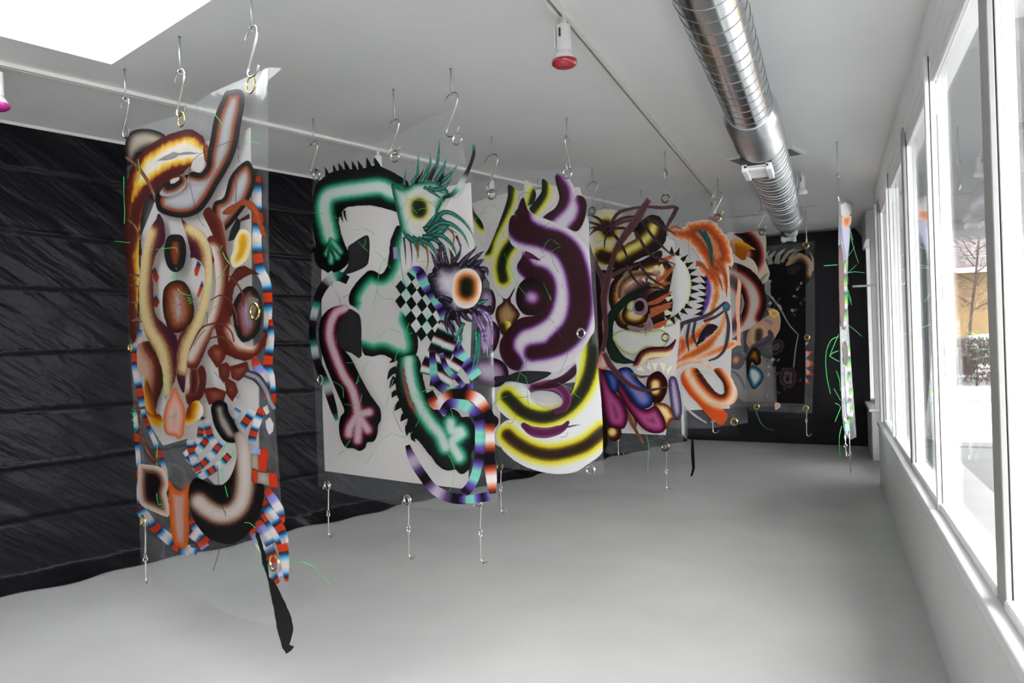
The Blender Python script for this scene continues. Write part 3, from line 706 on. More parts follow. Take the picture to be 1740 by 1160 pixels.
M_vinyl = clear_mat('clear_vinyl', haze=(0.75, 0.8, 0.86), haze_f=0.07, ior=1.45, rough=0.06, bump=0.25, bscale=3.0, gain=0.9)
M_vinyl2 = clear_mat('thin_clear_vinyl', haze=(0.75, 0.8, 0.86), haze_f=0.006, ior=1.4, rough=0.05, bump=0.3, bscale=2.5, gain=0.3)
def V(name, pts, lift, M=None, smooth=False):
    sh = CUR['sheet']; P = PX(pts); o2 = []
    for i in range(len(P)):
        a, b = np.array(P[i]), np.array(P[(i+1) % len(P)]); k = max(1, int(np.linalg.norm(b-a)/30)); o2 += [a+(b-a)*j/k for j in range(k)]
    out = np.array(o2) if not smooth else catmull(P, True, 20)
    x0, y0 = out.min(0); x1, y1 = out.max(0); gx, gy = np.meshgrid(np.arange(x0, x1, 25), np.arange(y0, y1, 25)); Q = np.c_[gx.ravel(), gy.ravel()]; Q = Q[inside(Q, out)]
    Q = Q[seg_dist(Q, out, True) > 8]; n_ = len(out)
    r = delaunay_2d_cdt([Vector(p) for p in np.vstack([out, Q])], [(i, (i+1) % n_) for i in range(n_)], [], 0, 1e-4)
    vs = np.array([(v.x, v.y) for v in r[0]]); fs = [tuple(f) for f in r[2] if inside(vs[list(f)].mean(0)[None], out)[0]]
    return link(name, mesh(name, [sh.at(x, y, lift) for x, y in vs], fs), M or M_vinyl, CUR['parent'], smooth=True)
M_thr = mat('green_fishing_line', (0.02, 0.50, 0.08), 0.4); M_blkthr = mat('black_thread', (0.02, 0.02, 0.02), 0.6)
M_brass = mat('brass', (0.62, 0.45, 0.16), 0.22, 1.0); M_nick = mat('nickel', (0.60, 0.58, 0.54), 0.22, 1.0); M_steel = mat('hook_steel', (0.62, 0.60, 0.56), 0.25, 1.0)
M_zinc = mat('zinc', (0.50, 0.53, 0.55), 0.38, 0.9); M_bronze = mat('dark_bronze', (0.20, 0.16, 0.11), 0.3, 1.0)
def threads(items, M=None, name='thread', r=0.0014, lift=0.045):
    sh = CUR['sheet']
    for st in items:
        P = catmull(PX(st), False, 5.0); n_ = len(P)
        MB().tube([sh.at(x, y, lift+.012*math.sin(k*.5)*(n_ > 4)) for k, (x, y) in enumerate(P)], r, 4).build(name, M or M_thr, CUR['parent'])
def grommet(x, y, rpx, M=None, wpx=1.7):
    """eyelet ring in the plane of the sheet; rpx is its on-screen half height"""
    sh = CUR['sheet']; c = sh.at(x, y, 0.05); sc = (c-sh.at(x, y+1, 0.05)).length; R0 = rpx*sc
    MB().tube([c+sh.T*R0*math.cos(q)+Vector((0, 0, 1))*R0*math.sin(q) for q in np.linspace(0, 2*PI, 24, endpoint=False)], wpx*sc, 8, closed=True).build('grommet', M or M_brass, CUR['parent'], smooth=True)
def banner(sheet, label, x, y):
    p = sheet.at(x, y, 0); e = empty('hanging_banner', (p.x, p.y, p.z), label, 'banner', 'painted vinyl banners'); CUR['sheet'] = sheet; CUR['parent'] = e; sheet.layer = 0; return e
# colour ramps in pixels of the airbrush gradient
ramp('saus', '0:#070607 6.5:#0b0807 8.5:#3a190c 11:#98431c 13.5:#8f5d46 17:#a09a9c 24:#b9b8be', .03)
ramp('saussm', '0:#070607 4.5:#0b0807 6.5:#3a190c 9.5:#a0481c 12:#8d6450 15:#a09a9c 20:#b9b8be', .03)
ramp('grayblk', '0:#141414 7:#2b2724 12:#776c61 20:#a3988a 26:#b6aa9a', .05)
ramp('flame', '0:#3c0c06 5:#5e150a 9:#8a3a08 13:#e0a21a 18:#f2d24a 24:#efe6d6 34:#e9e4e0', .10, nscale=35)
ramp('flame_c', '0:#420d07 7:#54130a 9.5:#7a2c0a 13:#d08c18 18:#e8c850 24:#e8e0d4 40:#dcd8d6', .15, nscale=24)
ramp('cream_in', '0:#3d0e1c 9:#4d1426 16:#7a4030 22:#c0a06a 28:#dccb9c 34:#d6bfa4', .08, nscale=60)
ramp('cream_c', '0:#e0cd9e 5:#d8be88 9:#b08a58 14:#6a2c28 20:#440f22 40:#340a1a', .11, nscale=60)
ramp('peach', '0:#4d1408 8:#5c1a0c 14:#7c3420 20:#c49a86 26:#dcc4b6 34:#e0d2c8', .05)
ramp('peach_c', '0:#e6dcd4 6:#dac4b6 11:#a8705a 16:#6a2212 30:#571608', .05)
ramp('brownball', '0:#1a0a06 5:#4a1c0a 12:#8a4014 20:#a87a66 28:#c0b8c6 40:#cac6ce', .12, nscale=50)
ramp('blkball', '0:#0b0a0a 10:#141110 13:#6e2c12 18:#9a4420 22:#a08078 27:#b8bcc0', .04)
ramp('yel_fl', '0:#5a1a06 6:#b05a08 12:#e2a414 20:#efe4c8 26:#e8e4da', .06)
ramp('yel_edge', '0:#e8dfc8 5:#ecd98e 10:#dfa81a 18:#b06a0c 24:#5a2408', .06)
ramp('fur', '0:#3a1008 6:#4f1408 11:#7a3420 17:#b07a60 25:#d0a890', .16, nscale=45)
ramp('pinkstrip', '0:#d86a20 3:#d87a48 7:#e0a090 12:#e2b8ae 18:#dda49a', .06)
ramp('orstrip', '0:#c8540e 5:#cc5e18 8:#b87860 13:#c29a90 20:#a88078', .06)
ramp('browngray', '0:#0d0a0a 9:#140e0d 15:#4a2c22 22:#9a8072 30:#b9aba4 40:#c4bcb8', .04)
ramp('plum_c', '0:#0c080a 14:#1c1014 20:#5a4238 26:#b09a88 32:#cdbcae', .05)
ramp('pinkblk', '0:#0a0608 14:#1a0d12 22:#5c4038 29:#c4a896 36:#d9c7bb', .05)
ramp('purpball', '0:#0c0908 7:#1a1412 12:#6a3428 20:#8a6a80 30:#b8a8c0', .12)
ramp('paper', '0:#c9c6c4 60:#cac7c5', .0, rough=.6)
ramp('blackflat', '0:#101012 10:#131316', .0, rough=.5)
ramp('rwb', '0:#c03a1c .09:#d6401c .13:#5a1a18 .18:#143a58 .24:#1f7ab8 .34:#8fc6e6 .42:#e6dcda .58:#e6d8d4 .68:#a4cfe8 .76:#1f7ab8 .82:#143a58 .87:#5a1a18 .91:#d6401c 1:#c03a1c', .01, repeat=True)
ramp('rbl', '0:#c43a1c .2:#d04a28 .28:#8c88d8 .45:#9aa0e4 .55:#e4dcdc .72:#e6dedc .82:#3a8cc4 .92:#5a2028 1:#c43a1c', .01, repeat=True)
ramp('bwn', '0:#4a1208 .3:#5a180c .5:#c09a88 .65:#d8c4b8 .85:#7a3422 1:#4a1208', .01, repeat=True)
# ================================================================== banner 1 (nearest, left)
ramp('blkcore', '0:#070607 4:#0b0807 6:#3a190c 8.5:#8a3d1c 11:#8f6a58 14:#a8a4a8 30:#b0aeb4', .03)
ramp('greycrk', '0:#8c8c90 6:#a09ea0', .2)
ramp('hookc', '0:#c6bbb4 8:#b6a79e 13:#866656 18:#33201a 23:#0e0a0a 40:#0c0a0b', .05)
ramp('grayblk2', '0:#141414 4:#26221f 8:#776c61 13:#b0a494 20:#c0b4a4', .05)
ramp('maroon', '0:#4a0f08 8:#5a150a 16:#6a200c', .1)
ramp('orbrush', '0:#8a3a14 4:#a8501e 10:#b86a34', .2)
ramp('bwnchip', '0:#3a1208 10:#6a2c1c', .1)
ramp('seed', '0:#4a1408 4:#5a200e 8:#9a6a50 10:#c0a090', .05)
ramp('bwnflat', '0:#5c1a0c 6:#6a2212 12:#8a4a38 20:#b89080', .1)
ramp('graytube', '0:#b8bcc0 2:#8a8c90 5:#3a383c 9:#18161a', .05)
ramp('glint', '0:#8a8478 10:#b0aca8 20:#8a8a90', .3, alpha=.7)
ramp('hair', '0:#8a4a34 2:#6a2c1c', .1)
ramp('plumblk', '0:#d6c2b4 5:#c8ac9a 10:#7a5448 15:#241418 22:#120a10 40:#100a10', .05)
ramp('gr_s', '0:#0c0c0e 6:#121214 10:#4a4440 14:#9a9088 20:#b4aca6', .06)
ramp('redflat', '0:#c03214 10:#cc3a18', .06)
ramp('grayflat', '0:#8a7a6c 6:#a89c90 12:#b4aca4', .06)
ramp('ltblue', '0:#8aa8d8 6:#a8bce0', .05)
ramp('stalk', '0:#b89a88 1.5:#7a4a3c 4:#4a1c14', .08)
ramp('blackrag', '0:#0a0a0b 8:#101011', .1, rough=.5)
S1 = Sheet((-3.028, 2.909), (-2.367, 2.693), ripple=0.012, seed=1)
banner(S1, 'nearest banner at left with brown sausage shapes, two ovals and red-white-blue stripes', 335, 200)
FR(0, 0, 1)
V('clear_sheet', '217,219 300,197 358,158 455,115 457,440 466,690 488,990 488,1068 400,1048 300,1000 240,962 232,800 219,560 214,400', 0.0)
V('clear_sheet', '218,224 295,204 352,172 440,124 449,440 458,690 474,930 380,905 300,935 244,905 236,800 222,560 217,400', 0.05, M_vinyl2)
A('paper_backing', 'paper', '330,245 406,228 426,216 428,480 425,520 432,600 440,660 440,760 400,823 365,823 330,790 318,745 277,757 255,722 240,660 236,560 240,400 262,345', smooth=False)
FR(205, 110, 4)
A('gray_sausage', 'grayblk2', '40,660 28,580 42,490 90,445 180,435 260,455 308,490 300,560 210,565 130,600 70,680')
ramp('chip', '0:#17324a 4:#1f6ea8 8:#14283c 10:#a02c18 20:#d6401c', .0)
FR(205, 400, 4)
for q, s0 in (('212,235 235,212 262,285 245,325 222,290', '228,215'), ('500,240 522,170 546,195 520,278 504,270', '530,172'), ('214,440 240,400 266,450 246,490 222,480', '232,405'), ('516,410 552,305 562,340 530,425', '556,310'), ('608,195 636,100 645,150 622,205', '636,105'), ('118,95 140,65 146,135 124,125', '135,70')):
    A('check_chip', 'chip', q, src=s0, smooth=False)
B('striped_strip', 'rwb', '122,640 118,720 102,760 98,860 110,960 130,1060 150,1160', 6, 60, .2)
FR(205, 690, 4)
B('striped_strip', 'rwb', '100,40 106,160 112,260 118,330 122,420 124,560 128,680', 4, 62, .3)
B('striped_strip', 'rwb', '150,20 190,140 240,260 290,400 318,520 330,640', 4, 58, .6)
B('striped_strip', 'rwb', '128,690 200,790 290,870 400,960 470,980', 9, 48, .1)
B('striped_strip', 'rwb', '190,760 260,840 330,900 420,960 520,990', 5, 44, .5)
FR(205, 110, 4)
B('striped_strip', 'rwb', '937,760 926,860 925,960 935,1060 928,1140 925,1200 932,1300 952,1400 988,1480 1000,1600 1000,1720 990,1820 985,1900', [4, 8, 8.5, 8.5, 8, 8, 8, 8, 8, 7, 6, 5], 69, 0.98)
FR(205, 400, 4)
B('striped_strip', 'rwb', '1018,570 1020,680 1008,800 1000,900 1015,960 1030,1060 1040,1160', [3, 6, 7, 8, 8, 6, 4], 66, .95)
B('striped_strip', 'rbl', '905,830 930,900 965,960 985,1040 1000,1110', [5, 9, 11, 8, 5], 60, .0)
FR(205, 690, 4)
# diagonal checked strips on the right and lower middle
for pts, w, pr, of in (('560,70 545,150 530,240 470,300 430,330', [3, 5, 6, 6, 4], 30, .1), ('620,170 560,260 500,330 455,380', 6, 34, .35), ('690,240 620,330 560,390 500,440', 6, 34, .6), ('740,330 670,400 590,455 520,490', 6, 34, .8),
                       ('580,90 600,180 640,260', 6, 40, .45), ('470,230 480,300 500,380 530,440', 6, 34, .5), ('800,20 760,80 740,120', 6, 36, .2), ('900,30 840,120 800,170', 7, 40, .5), ('960,20 930,100 900,190 890,250', 7, 40, .9)):
    B('striped_strip', 'rwb', pts, w, pr, of)
B('striped_strip', 'rbl', '900,830 950,910 1000,990 1040,1080 1075,1160', [9, 12, 13, 12, 8], 62, .1)
B('striped_strip', 'rwb', '955,700 1020,790 1075,880 1105,980 1120,1100 1128,1190', [6, 9, 10, 9, 7, 3], 60, .75)
B('striped_strip', 'rbl', '985,560 1040,640 1085,720 1100,790', [6, 8, 8, 4], 58, .0)
B('striped_strip', 'rwb', '968,640 1010,720 1060,790 1100,860 1118,930', [4, 8, 9, 8, 6], 52, .95)
B('striped_strip', 'rbl', '930,780 975,860 1020,940', [6, 10, 9], 52, .05)
B('striped_strip', 'rwb', '985,1050 1010,1110 1040,1165 1075,1200', [7, 9, 9, 3], 46, .1)
B('striped_strip', 'rwb', '470,770 520,840 590,930', [4, 8, 6], 40, .9)
B('striped_strip', 'rbl', '480,860 540,910 575,960', 8, 40, .45)
FR(205, 400, 4)
# brown furry arch on the left with yellow core, and the maroon stripe family
A('furry_shape', 'fur', '110,790 125,735 190,715 250,760 300,860 290,1000 260,1100 230,1190 180,1160 165,1060 160,960 120,930', src='200,740 270,860 270,1010 240,1150', jag=.3)
A('yellow_leaf', 'yel_fl', '168,960 200,1030 225,1120 250,1230 285,1260 270,1300 215,1290 180,1220 160,1100', src='190,1010 225,1130 255,1240', jag=.3)
FR(205, 110, 4)
A('flame_arch', 'flame_c', '30,880 50,760 100,640 180,560 290,490 400,450 480,440 560,490 575,560 560,640 570,700 540,730 500,730 470,690 420,740 340,780 260,830 200,890 160,950 135,1050 128,1160 122,1300 128,1430 118,1560 114,1700 108,1860 80,1880 60,1800 50,1500 36,1250 25,1050', src='470,715 400,725 320,755 245,810 175,870 125,940 95,1040 70,1150 52,1250;565,500 540,470 470,445 400,455 300,490 200,550 120,620 60,730 38,850 30,1000 42,1250 52,1500 62,1700 78,1860', jag=.4)
A('grey_crack', 'greycrk', '240,655 300,620 360,588 400,600 470,592 540,598 470,610 400,615 350,642 300,650', smooth=False, jag=.5)
S('brown_stalk', 'stalk', '40,630 120,700 200,820 248,945', [2.5, 3, 3, 2], step=3)
S('brown_stalk', 'stalk', '50,1050 100,1100 140,1190', [1.5, 2, 2], step=3)
S('brown_stub', 'stalk', '60,1430 100,1425 132,1440', [1, 2, 2], step=3)
S('brown_stub', 'stalk', '60,1500 95,1498 125,1510', [1, 2, 1.5], step=3)
S('brown_stub', 'stalk', '70,1615 100,1610 120,1618', [1, 2, 1.5], step=3)
S('brown_stub', 'stalk', '80,1740 110,1730 140,1745', [2, 3, 2], step=3)
A('yellow_drip', 'yel_fl', '560,560 590,545 610,600 635,650 640,685 610,680 575,650', jag=.3)
# big sausage: leaning arm and its curled foot
A('sausage_arm', 'saus', '690,230 715,180 760,170 800,165 838,190 842,270 815,420 800,520 770,620 720,720 660,820 610,910 550,990 480,1030 400,1040 310,1020 250,985 235,900 270,860 330,830 400,800 405,765 470,740 500,725 545,735 580,690 590,600 610,500 640,350')
A('white_flap', 'paper', '478,700 500,640 545,620 570,640 568,700 540,730 500,728')
A('black_hollow', 'blkcore', '455,790 470,735 500,725 545,735 585,690 598,740 560,800 505,830', src='490,735 540,745 575,715')
A('black_hollow', 'blkcore', '265,880 310,810 370,760 430,755 450,800 410,865 340,895', src='320,825 360,815 395,785')
A('white_flap', 'paper', '335,790 350,775 398,762 400,780 365,805 340,808', smooth=False)
A('sausage_lobe', 'saussm', '700,900 740,770 800,690 860,650 885,670 912,730 915,800 890,880 850,960 790,1040 740,1100 690,1140 640,1110 620,1000 640,930')
A('brown_band', 'peach', '560,1010 600,965 640,1010 690,1060 710,1120 720,1260 740,1400 735,1500 720,1640 690,1760 640,1620 650,1500 660,1350 640,1200 600,1100', src='580,1000 630,1100 660,1250')
FR(205, 400, 4)
A('maroon_band', 'peach_c', '590,20 640,0 690,60 740,180 735,300 740,420 745,560 800,700 880,760 950,710 995,655 985,740 930,810 850,850 760,830 680,780 660,720 640,630 600,720 560,820 500,930 460,900 450,830 500,720 560,620 610,540 640,440 650,330 640,200 620,90', src='620,100 650,250 640,400 600,560 540,680 470,820;760,640 800,720 880,740', jag=.3)
A('maroon_hook', 'peach', '740,300 770,240 830,205 900,235 945,265 900,260 830,290 780,340 760,420 765,500 745,560 720,480 715,380', jag=.4)
A('yellow_eye_leaf', 'yel_edge', '775,30 800,-30 850,-40 885,0 885,80 860,160 800,210 765,215 745,160 770,100', fan=.6)
FR(205, 110, 4)
A('orange_tongue', 'orbrush', '690,1000 760,950 840,920 900,935 940,990 960,1060 985,1150 960,1165 930,1080 890,1000 850,960 790,970 720,1020', jag=.8) if 'orbrush' in RAMPS else None
A('black_scrap', 'blackflat', '790,1035 815,1060 812,1110 770,1190 730,1200 745,1130 770,1080', smooth=False)
A('check_chip', 'bwnchip', '810,1050 875,1010 880,1045 815,1065', smooth=False) if 'bwnchip' in RAMPS else None
FR(205, 400, 4)
A('black_oval', 'blkball', '370,-8 415,0 440,50 445,130 425,215 375,250 325,220 298,140 302,50 330,0')
A('brown_oval', 'brownball', '380,305 430,315 470,370 490,440 500,520 480,590 430,645 380,662 330,640 300,570 285,470 292,370 330,320', fan=1.2, jag=.3)
# cream ribbon framing the two ovals, crossing below
A('cream_band', 'cream_c', '195,-40 240,-110 260,-150 290,-100 303,0 290,60 240,130 215,220 220,330 225,440 240,540 300,605 360,660 385,720 380,880 370,980 330,1070 300,1110 290,1000 280,900 230,780 170,680 140,560 125,430 130,280 150,120 170,30', src='200,-20 165,120 150,300 150,450 190,620 270,760 300,900 305,1060', jag=.35)
A('cream_band', 'cream_c', '410,-120 440,-90 500,-60 560,-20 600,60 620,160 620,280 600,420 580,540 540,640 480,740 450,860 440,960 430,1070 390,1000 378,900 385,720 440,630 500,560 540,440 570,300 560,200 500,150 475,155 470,90 440,-20', src='470,-50 560,20 600,120 600,280 570,460 520,610 450,760 430,900', jag=.35)
A('peach_leaf', 'peach', '460,900 500,930 550,880 580,930 580,1010 560,1090 520,1130 470,1160 440,1100 445,1000', src='540,900 560,1000 540,1090 480,1130')
S('brown_seed', 'seed', '500,930 500,1020 490,1060', [7, 9, 6])
A('brown_band_loose', 'bwnflat', '590,790 640,740 700,760 720,790 700,850 650,900 640,880 620,850')
for q, o_ in (('660,880 720,860 745,890 740,960 700,1000 670,960', 0), ('740,890 860,855 880,930 800,990 755,970', .4), ('700,950 780,1000 800,1060 760,1130 720,1080', .2), ('560,1040 640,1030 720,1060 700,1130 600,1150', .3)):
    A('brown_check', 'bwnflat', q, smooth=False)
S('gray_tube', 'graytube', '860,940 930,970 990,1060 1010,1120 1040,1170', [7, 8, 7, 5, 4])
A('purple_eye', 'purpball', '865,345 920,370 955,440 962,540 945,640 900,700 830,725 790,670 765,580 765,470 800,400', jag=.3)
A('eye_glint', 'glint', '860,440 880,410 940,430 930,480 905,560 885,645 860,560', smooth=False)
for q in ('700,260 770,300 830,400 835,480', '610,440 680,405 740,440 780,520 795,610', '470,780 540,640 620,600 690,600 750,650 770,720', '560,760 610,700 680,690 740,720 790,790'):
    S('brown_hair', 'hair', q, [.8, 1.6, 1.8, 1.2], step=3)
FR(205, 690, 4)
# lower part
A('pink_tongue', 'pinkstrip', '300,20 330,-60 370,-130 405,-60 435,10 440,80 430,150 425,200 395,225 370,205 310,190 290,120', smooth=True)
A('orange_tail', 'orstrip', '330,490 360,550 400,575 440,555 460,510 465,600 460,720 465,860 445,960 410,965 360,920 340,820 330,700 328,600')
A('yellow_leaf', 'yel_fl', '440,80 460,0 520,-40 560,10 550,70 490,110 450,130', src='470,-10 455,60')
A('yellow_leaf', 'yel_fl', '170,20 215,60 260,50 285,90 280,125 240,110 190,70', src='200,30 260,70')
A('plum_block', 'pinkblk', '120,395 160,395 240,405 290,430 320,490 325,540 310,590 322,640 330,690 325,740 280,740 210,710 150,680 125,640 115,560 118,460', src='120,395 220,402 300,450 310,600 328,700 250,728 140,670')  if False else A('plum_block', 'plumblk', '120,395 160,395 240,405 290,430 320,490 325,540 310,590 322,640 330,690 325,750 280,740 210,710 150,680 125,640 115,560 118,460')
A('hook_sausage_top', 'gr_s', '615,0 660,-40 720,-20 735,40 770,100 800,160 830,200 800,240 750,250 700,230 650,160 625,90')
A('hook_sausage', 'hookc', '770,190 820,170 860,230 885,320 890,420 895,520 970,530 972,620 950,720 900,820 840,890 760,935 680,930 590,890 520,810 480,720 460,620 470,540 500,490 540,490 600,520 670,540 730,500 770,420 790,330 780,250', src='530,650 590,700 680,740 770,715 825,640 845,520 845,400 835,280 825,215')
A('dark_underside', 'blackflat', '640,850 700,830 800,800 870,850 800,910 740,942 670,932 600,900') if False else None
A('red_check', 'redflat', '930,300 990,285 1005,320 995,380 985,445 940,440', smooth=False)
A('gray_check', 'grayflat', '885,320 935,325 940,440 925,430 885,420', smooth=False)
A('red_check', 'redflat', '890,430 930,435 928,525 900,520', smooth=False)
A('gray_check', 'grayflat', '932,445 1005,455 1010,540 930,520', smooth=False)
A('red_check', 'redflat', '1005,450 1060,460 1072,555 1010,545', smooth=False)
A('blue_check', 'ltblue', '890,288 950,290 950,330 890,320', smooth=False)
S('brown_stalk', 'stalk', '110,-50 128,100 150,220 180,300 230,370', [2.2, 2.5, 3, 3.5, 5])
A('white_chip', 'paper', '985,100 1015,75 1040,120 1035,170 1010,195 990,150', smooth=False)
A('white_chip', 'paper', '965,10 1000,-10 1012,40 990,60', smooth=False)
# black torn tail hanging below
FR(0, 0, 1)
A('black_tail', 'blackrag', '432,900 440,905 452,945 458,980 468,990 482,1018 496,1050 499,1072 492,1095 500,1098 497,1104 487,1111 480,1100 472,1075 467,1045 460,1010 452,975 442,935', smooth=False, jag=.5)
# eyelets, fishing line and stitches
FR(0, 0, 1)
grommet(426, 144, 13.5); grommet(308, 203, 12, wpx=1.4); grommet(433, 529, 13.5, wpx=2.4); grommet(466, 956, 13, wpx=2.4); grommet(243, 884, 8, wpx=1.8); grommet(221, 590, 6, wpx=2)
FR(205, 110, 4)
threads(('628,320 680,390 715,450 735,505', '735,560 720,590 705,618', '885,522 910,525 945,535', '840,540 848,530 860,535 850,545 840,540', '118,640 125,690 130,740 110,810', '275,692 292,685 310,692 290,700 275,692', '22,760 22,900 28,1000 24,1080'))
threads(('800,500 720,530 640,560 570,590 500,640 472,700 468,780 490,900 520,1010 545,1070 570,1098', '800,530 806,560 800,580 802,530', '805,610 798,640 806,660', '780,740 785,850 780,960'), M_blkthr, 'black_thread')
FR(205, 400, 4)
threads(('-40,40 0,42 60,50', '240,95 310,88 380,88 378,160 372,210 380,230', '345,290 360,260 380,255 350,300 390,270 370,310 400,290', '388,360 420,395 475,408', '455,420 480,430 460,440 490,450 465,460 485,465', '500,440 560,385 620,325 680,270 725,200', '690,262 705,268', '695,115 710,150 740,190', '655,75 668,105 690,70', '290,950 295,1020 300,1090 320,1150'))
threads(('585,610 588,570 585,520', '640,480 650,500', '575,640 530,690 495,750', '640,930 690,990 760,1070 800,1110'), M_blkthr, 'black_thread')
FR(205, 690, 4)
threads(('350,60 300,110 260,220 245,340 245,500 250,640 290,710 330,720', '345,60 385,50 350,75 395,60 365,90 400,90 370,120 410,100 375,130', '255,650 280,655 262,670 300,670 275,690 310,690 285,710 320,705 295,730', '190,720 220,690 250,670', '720,250 690,320 685,420 705,520 740,650 800,740 830,790 870,790 915,825', '720,250 750,240 725,280 760,270 735,300 770,300 745,340 775,330 760,390', '815,355 790,380 810,340', '915,860 920,910 945,960 950,1030 970,1100 1000,1145', '945,870 960,1000'))
threads(('75,20 100,30 80,60 110,50 78,90 105,110 85,130 110,150 90,190', '70,40 95,70 75,100'))
FR(0, 0, 1)
threads(('488,956 515,955 540,968 560,992',))
threads(('370,790 374,850 384,880 374,930 362,970',), M_blkthr, 'black_thread')
# crumpled corner of the vinyl catching the light
S1.layer = 90
V('folded_corner', '436,142 448,117 460,114 480,116 455,137 452,160 440,186 434,160', 0.062, None)
# ================================================================== banner 2 (green arms and two eyes)
GAIN = 1.14
LSC = 0.72
ramp('paper2', '0:#c9c6c4 60:#cac7c5', .0, rough=.6)
ramp('green_c', '0:#cfd6d4 6:#bcd2cb 10:#5cb294 14:#187856 18:#0b2e22 22:#0a0c0c 40:#090a0a', .05, nscale=60)
ramp('green_l', '0:#cfd6d4 4.5:#b4cec6 8.5:#4fa88a 12.5:#146a4c 16:#0b2a20 20:#0a0c0c 40:#090a0a', .05, nscale=60)
ramp('fing', '0:#a4ccc0 2:#58b094 4:#187450 6.5:#0b2a20 9:#090c0c', .06)
ramp('green_edge', '0:#120a0e 5:#0c0d0d 9:#0d3a2a 13:#128058 18:#5fb898 23:#c6d0cc 30:#cfcdcc', .04)
ramp('green_e', '0:#0d4a38 4:#1f7a60 9:#9ac2b4 15:#d4d6d4', .10, nscale=60)
ramp('eyeg', '0:#0c0f08 8:#181a0e 11.5:#5c5c1c 15:#c4bc6c 20:#d8d4c4 26:#d6d2ce', .05, nscale=90)
ramp('eyeo', '0:#0a0f0a 7:#12180c 11:#5a3410 16:#c8763a 21:#e4c4a8 27:#e2dcd6', .06, nscale=90)
ramp('pink_c', '0:#d8c0c8 4:#cba6b2 7.5:#8a3a50 10:#4a1424 13:#160a0e 16:#090c0a 40:#090c0a', .05)
ramp('holeblk', '0:#2b2a2d 10:#313034', .05)
ramp('lash_g', '0:#6ab8a4 1:#2f8070 2.5:#123f3a 5:#0c1c1c', .1)
ramp('lash_k', '0:#0c0c0e 4:#101013', .1)
ramp('lash_p', '0:#9a90a8 .8:#4e4258 2:#201a26 5:#121014', .15)
ramp('lash_w', '0:#d8d4e0 1.2:#8a6aa0 3:#3a2450', .15)
ramp('lash_o', '0:#c08a30 1:#8a5a1c 3:#4a2c14', .1)
ramp('purfur', '0:#131016 6:#252029 12:#5e566a 19:#aeaab4 27:#c8c8cc', .16, nscale=60)
ramp('tp', '0:#74c4b0 .12:#84ccb8 .26:#5a60a8 .34:#5a3c94 .46:#1c1220 .56:#140f14 .68:#4a3480 .78:#6a68b0 .9:#78c8b4 1:#74c4b0', .01, repeat=True)
ramp('obw', '0:#0d0c10 .14:#120e10 .24:#8a3420 .32:#d0704c .44:#e0d4d4 .56:#e2d8d8 .66:#d88a6a .76:#8a3420 .86:#120e10 1:#0d0c10', .01, repeat=True)
ramp('bwp', '0:#0b0c0d .3:#0d0d0e .42:#54202a .52:#c8a0a4 .62:#d2d0d0 .8:#b8ccc8 .92:#2c5a4c 1:#0b0c0d', .01, repeat=True)
ramp('lav', '0:#100d12 .2:#161016 .36:#7a5c8c .5:#b8aac0 .62:#b4a8bc .8:#5a4070 1:#100d12', .01, repeat=True)
ramp('tbw', '0:#0c0d10 .25:#101418 .4:#2a8a78 .52:#b8ccc8 .64:#b0b8b8 .8:#301424 1:#0c0d10', .01, repeat=True)
ramp('oredge', '0:#b0644a 1.5:#9a5844 3:#7a4a40 5:#4a2c28', .2, alpha=.9)
ramp('bluechip', '0:#8a80b8 6:#c4c0d0', .2)
ramp('ckk', '0:#0a0b0c 14:#0d1110 22:#12302a', .0)
ramp('ckw', '0:#b8ccc6 6:#d0d0ce 22:#c8c4c6', .0)
ramp('ckp', '0:#b07880 6:#cfa8ac 14:#d4ccce 22:#d0d0ce', .0)
ramp('ckt', '0:#74c0ac 8:#a4ccc0 22:#c4ccca', .0)
S2 = Sheet((-3.239, 4.268), (-1.972, 3.882), ripple=0.008, seed=2)
banner(S2, 'second banner with dark green arms, pink hand and two feathered eyes', 690, 230)
FR(0, 0, 1)
V('clear_sheet', '531,303 545,291 640,244 680,226 726,202 784,184 787,250 797,330 833,480 840,640 846,853 780,866 690,862 600,842 541,826 534,640 528,560', 0.0)
V('clear_sheet', '700,230 790,262 806,330 826,480 840,640 834,920 720,905 590,872 560,830', 0.05, M_vinyl2)
A('paper_backing', 'paper2', '560,345 600,340 680,330 800,310 806,420 798,640 796,831 700,820 552,800 548,690 546,460 548,360', smooth=False)
FR(525, 240, 4)
A('dark_patch', 'holeblk', '225,905 262,850 270,790 265,720 300,690 370,645 400,640 412,680 408,800 385,850 300,890')
B('striped_strip', 'tbw', '265,945 190,915 120,960 70,1040 45,1130 30,1200 22,1300 36,1400 50,1480 80,1560 115,1640 145,1740 180,1860 190,1900', [7, 9, 8, 7, 6, 6, 6, 6, 6, 7, 7, 7, 6, 3], 66, .1)
FR(525, 500, 4)
A('dark_patch', 'holeblk', '265,100 320,120 350,160 358,290 358,420 340,435 290,400 225,378 190,340 190,270 215,180')
FR(525, 240, 4)
A('green_torso', 'green_edge', '600,570 628,600 634,700 630,860 640,960 600,1040 610,1090 680,1160 725,1260 742,1380 722,1460 660,1500 580,1485 500,1450 430,1462 370,1440 358,1340 357,1200 310,1125 275,1105 278,1030 330,950 400,882 440,878 490,902 530,850 545,760 555,670', src='600,570 550,680 543,780 528,850 490,898 440,876 400,880 330,945 278,1035 272,1100;358,1430 430,1458 500,1446 580,1480 660,1496 722,1456 742,1385 722,1280 690,1205', jag=.25)
A('white_chip', 'bluechip', '570,720 600,715 605,800 575,800', smooth=False) if 'bluechip' in RAMPS else None
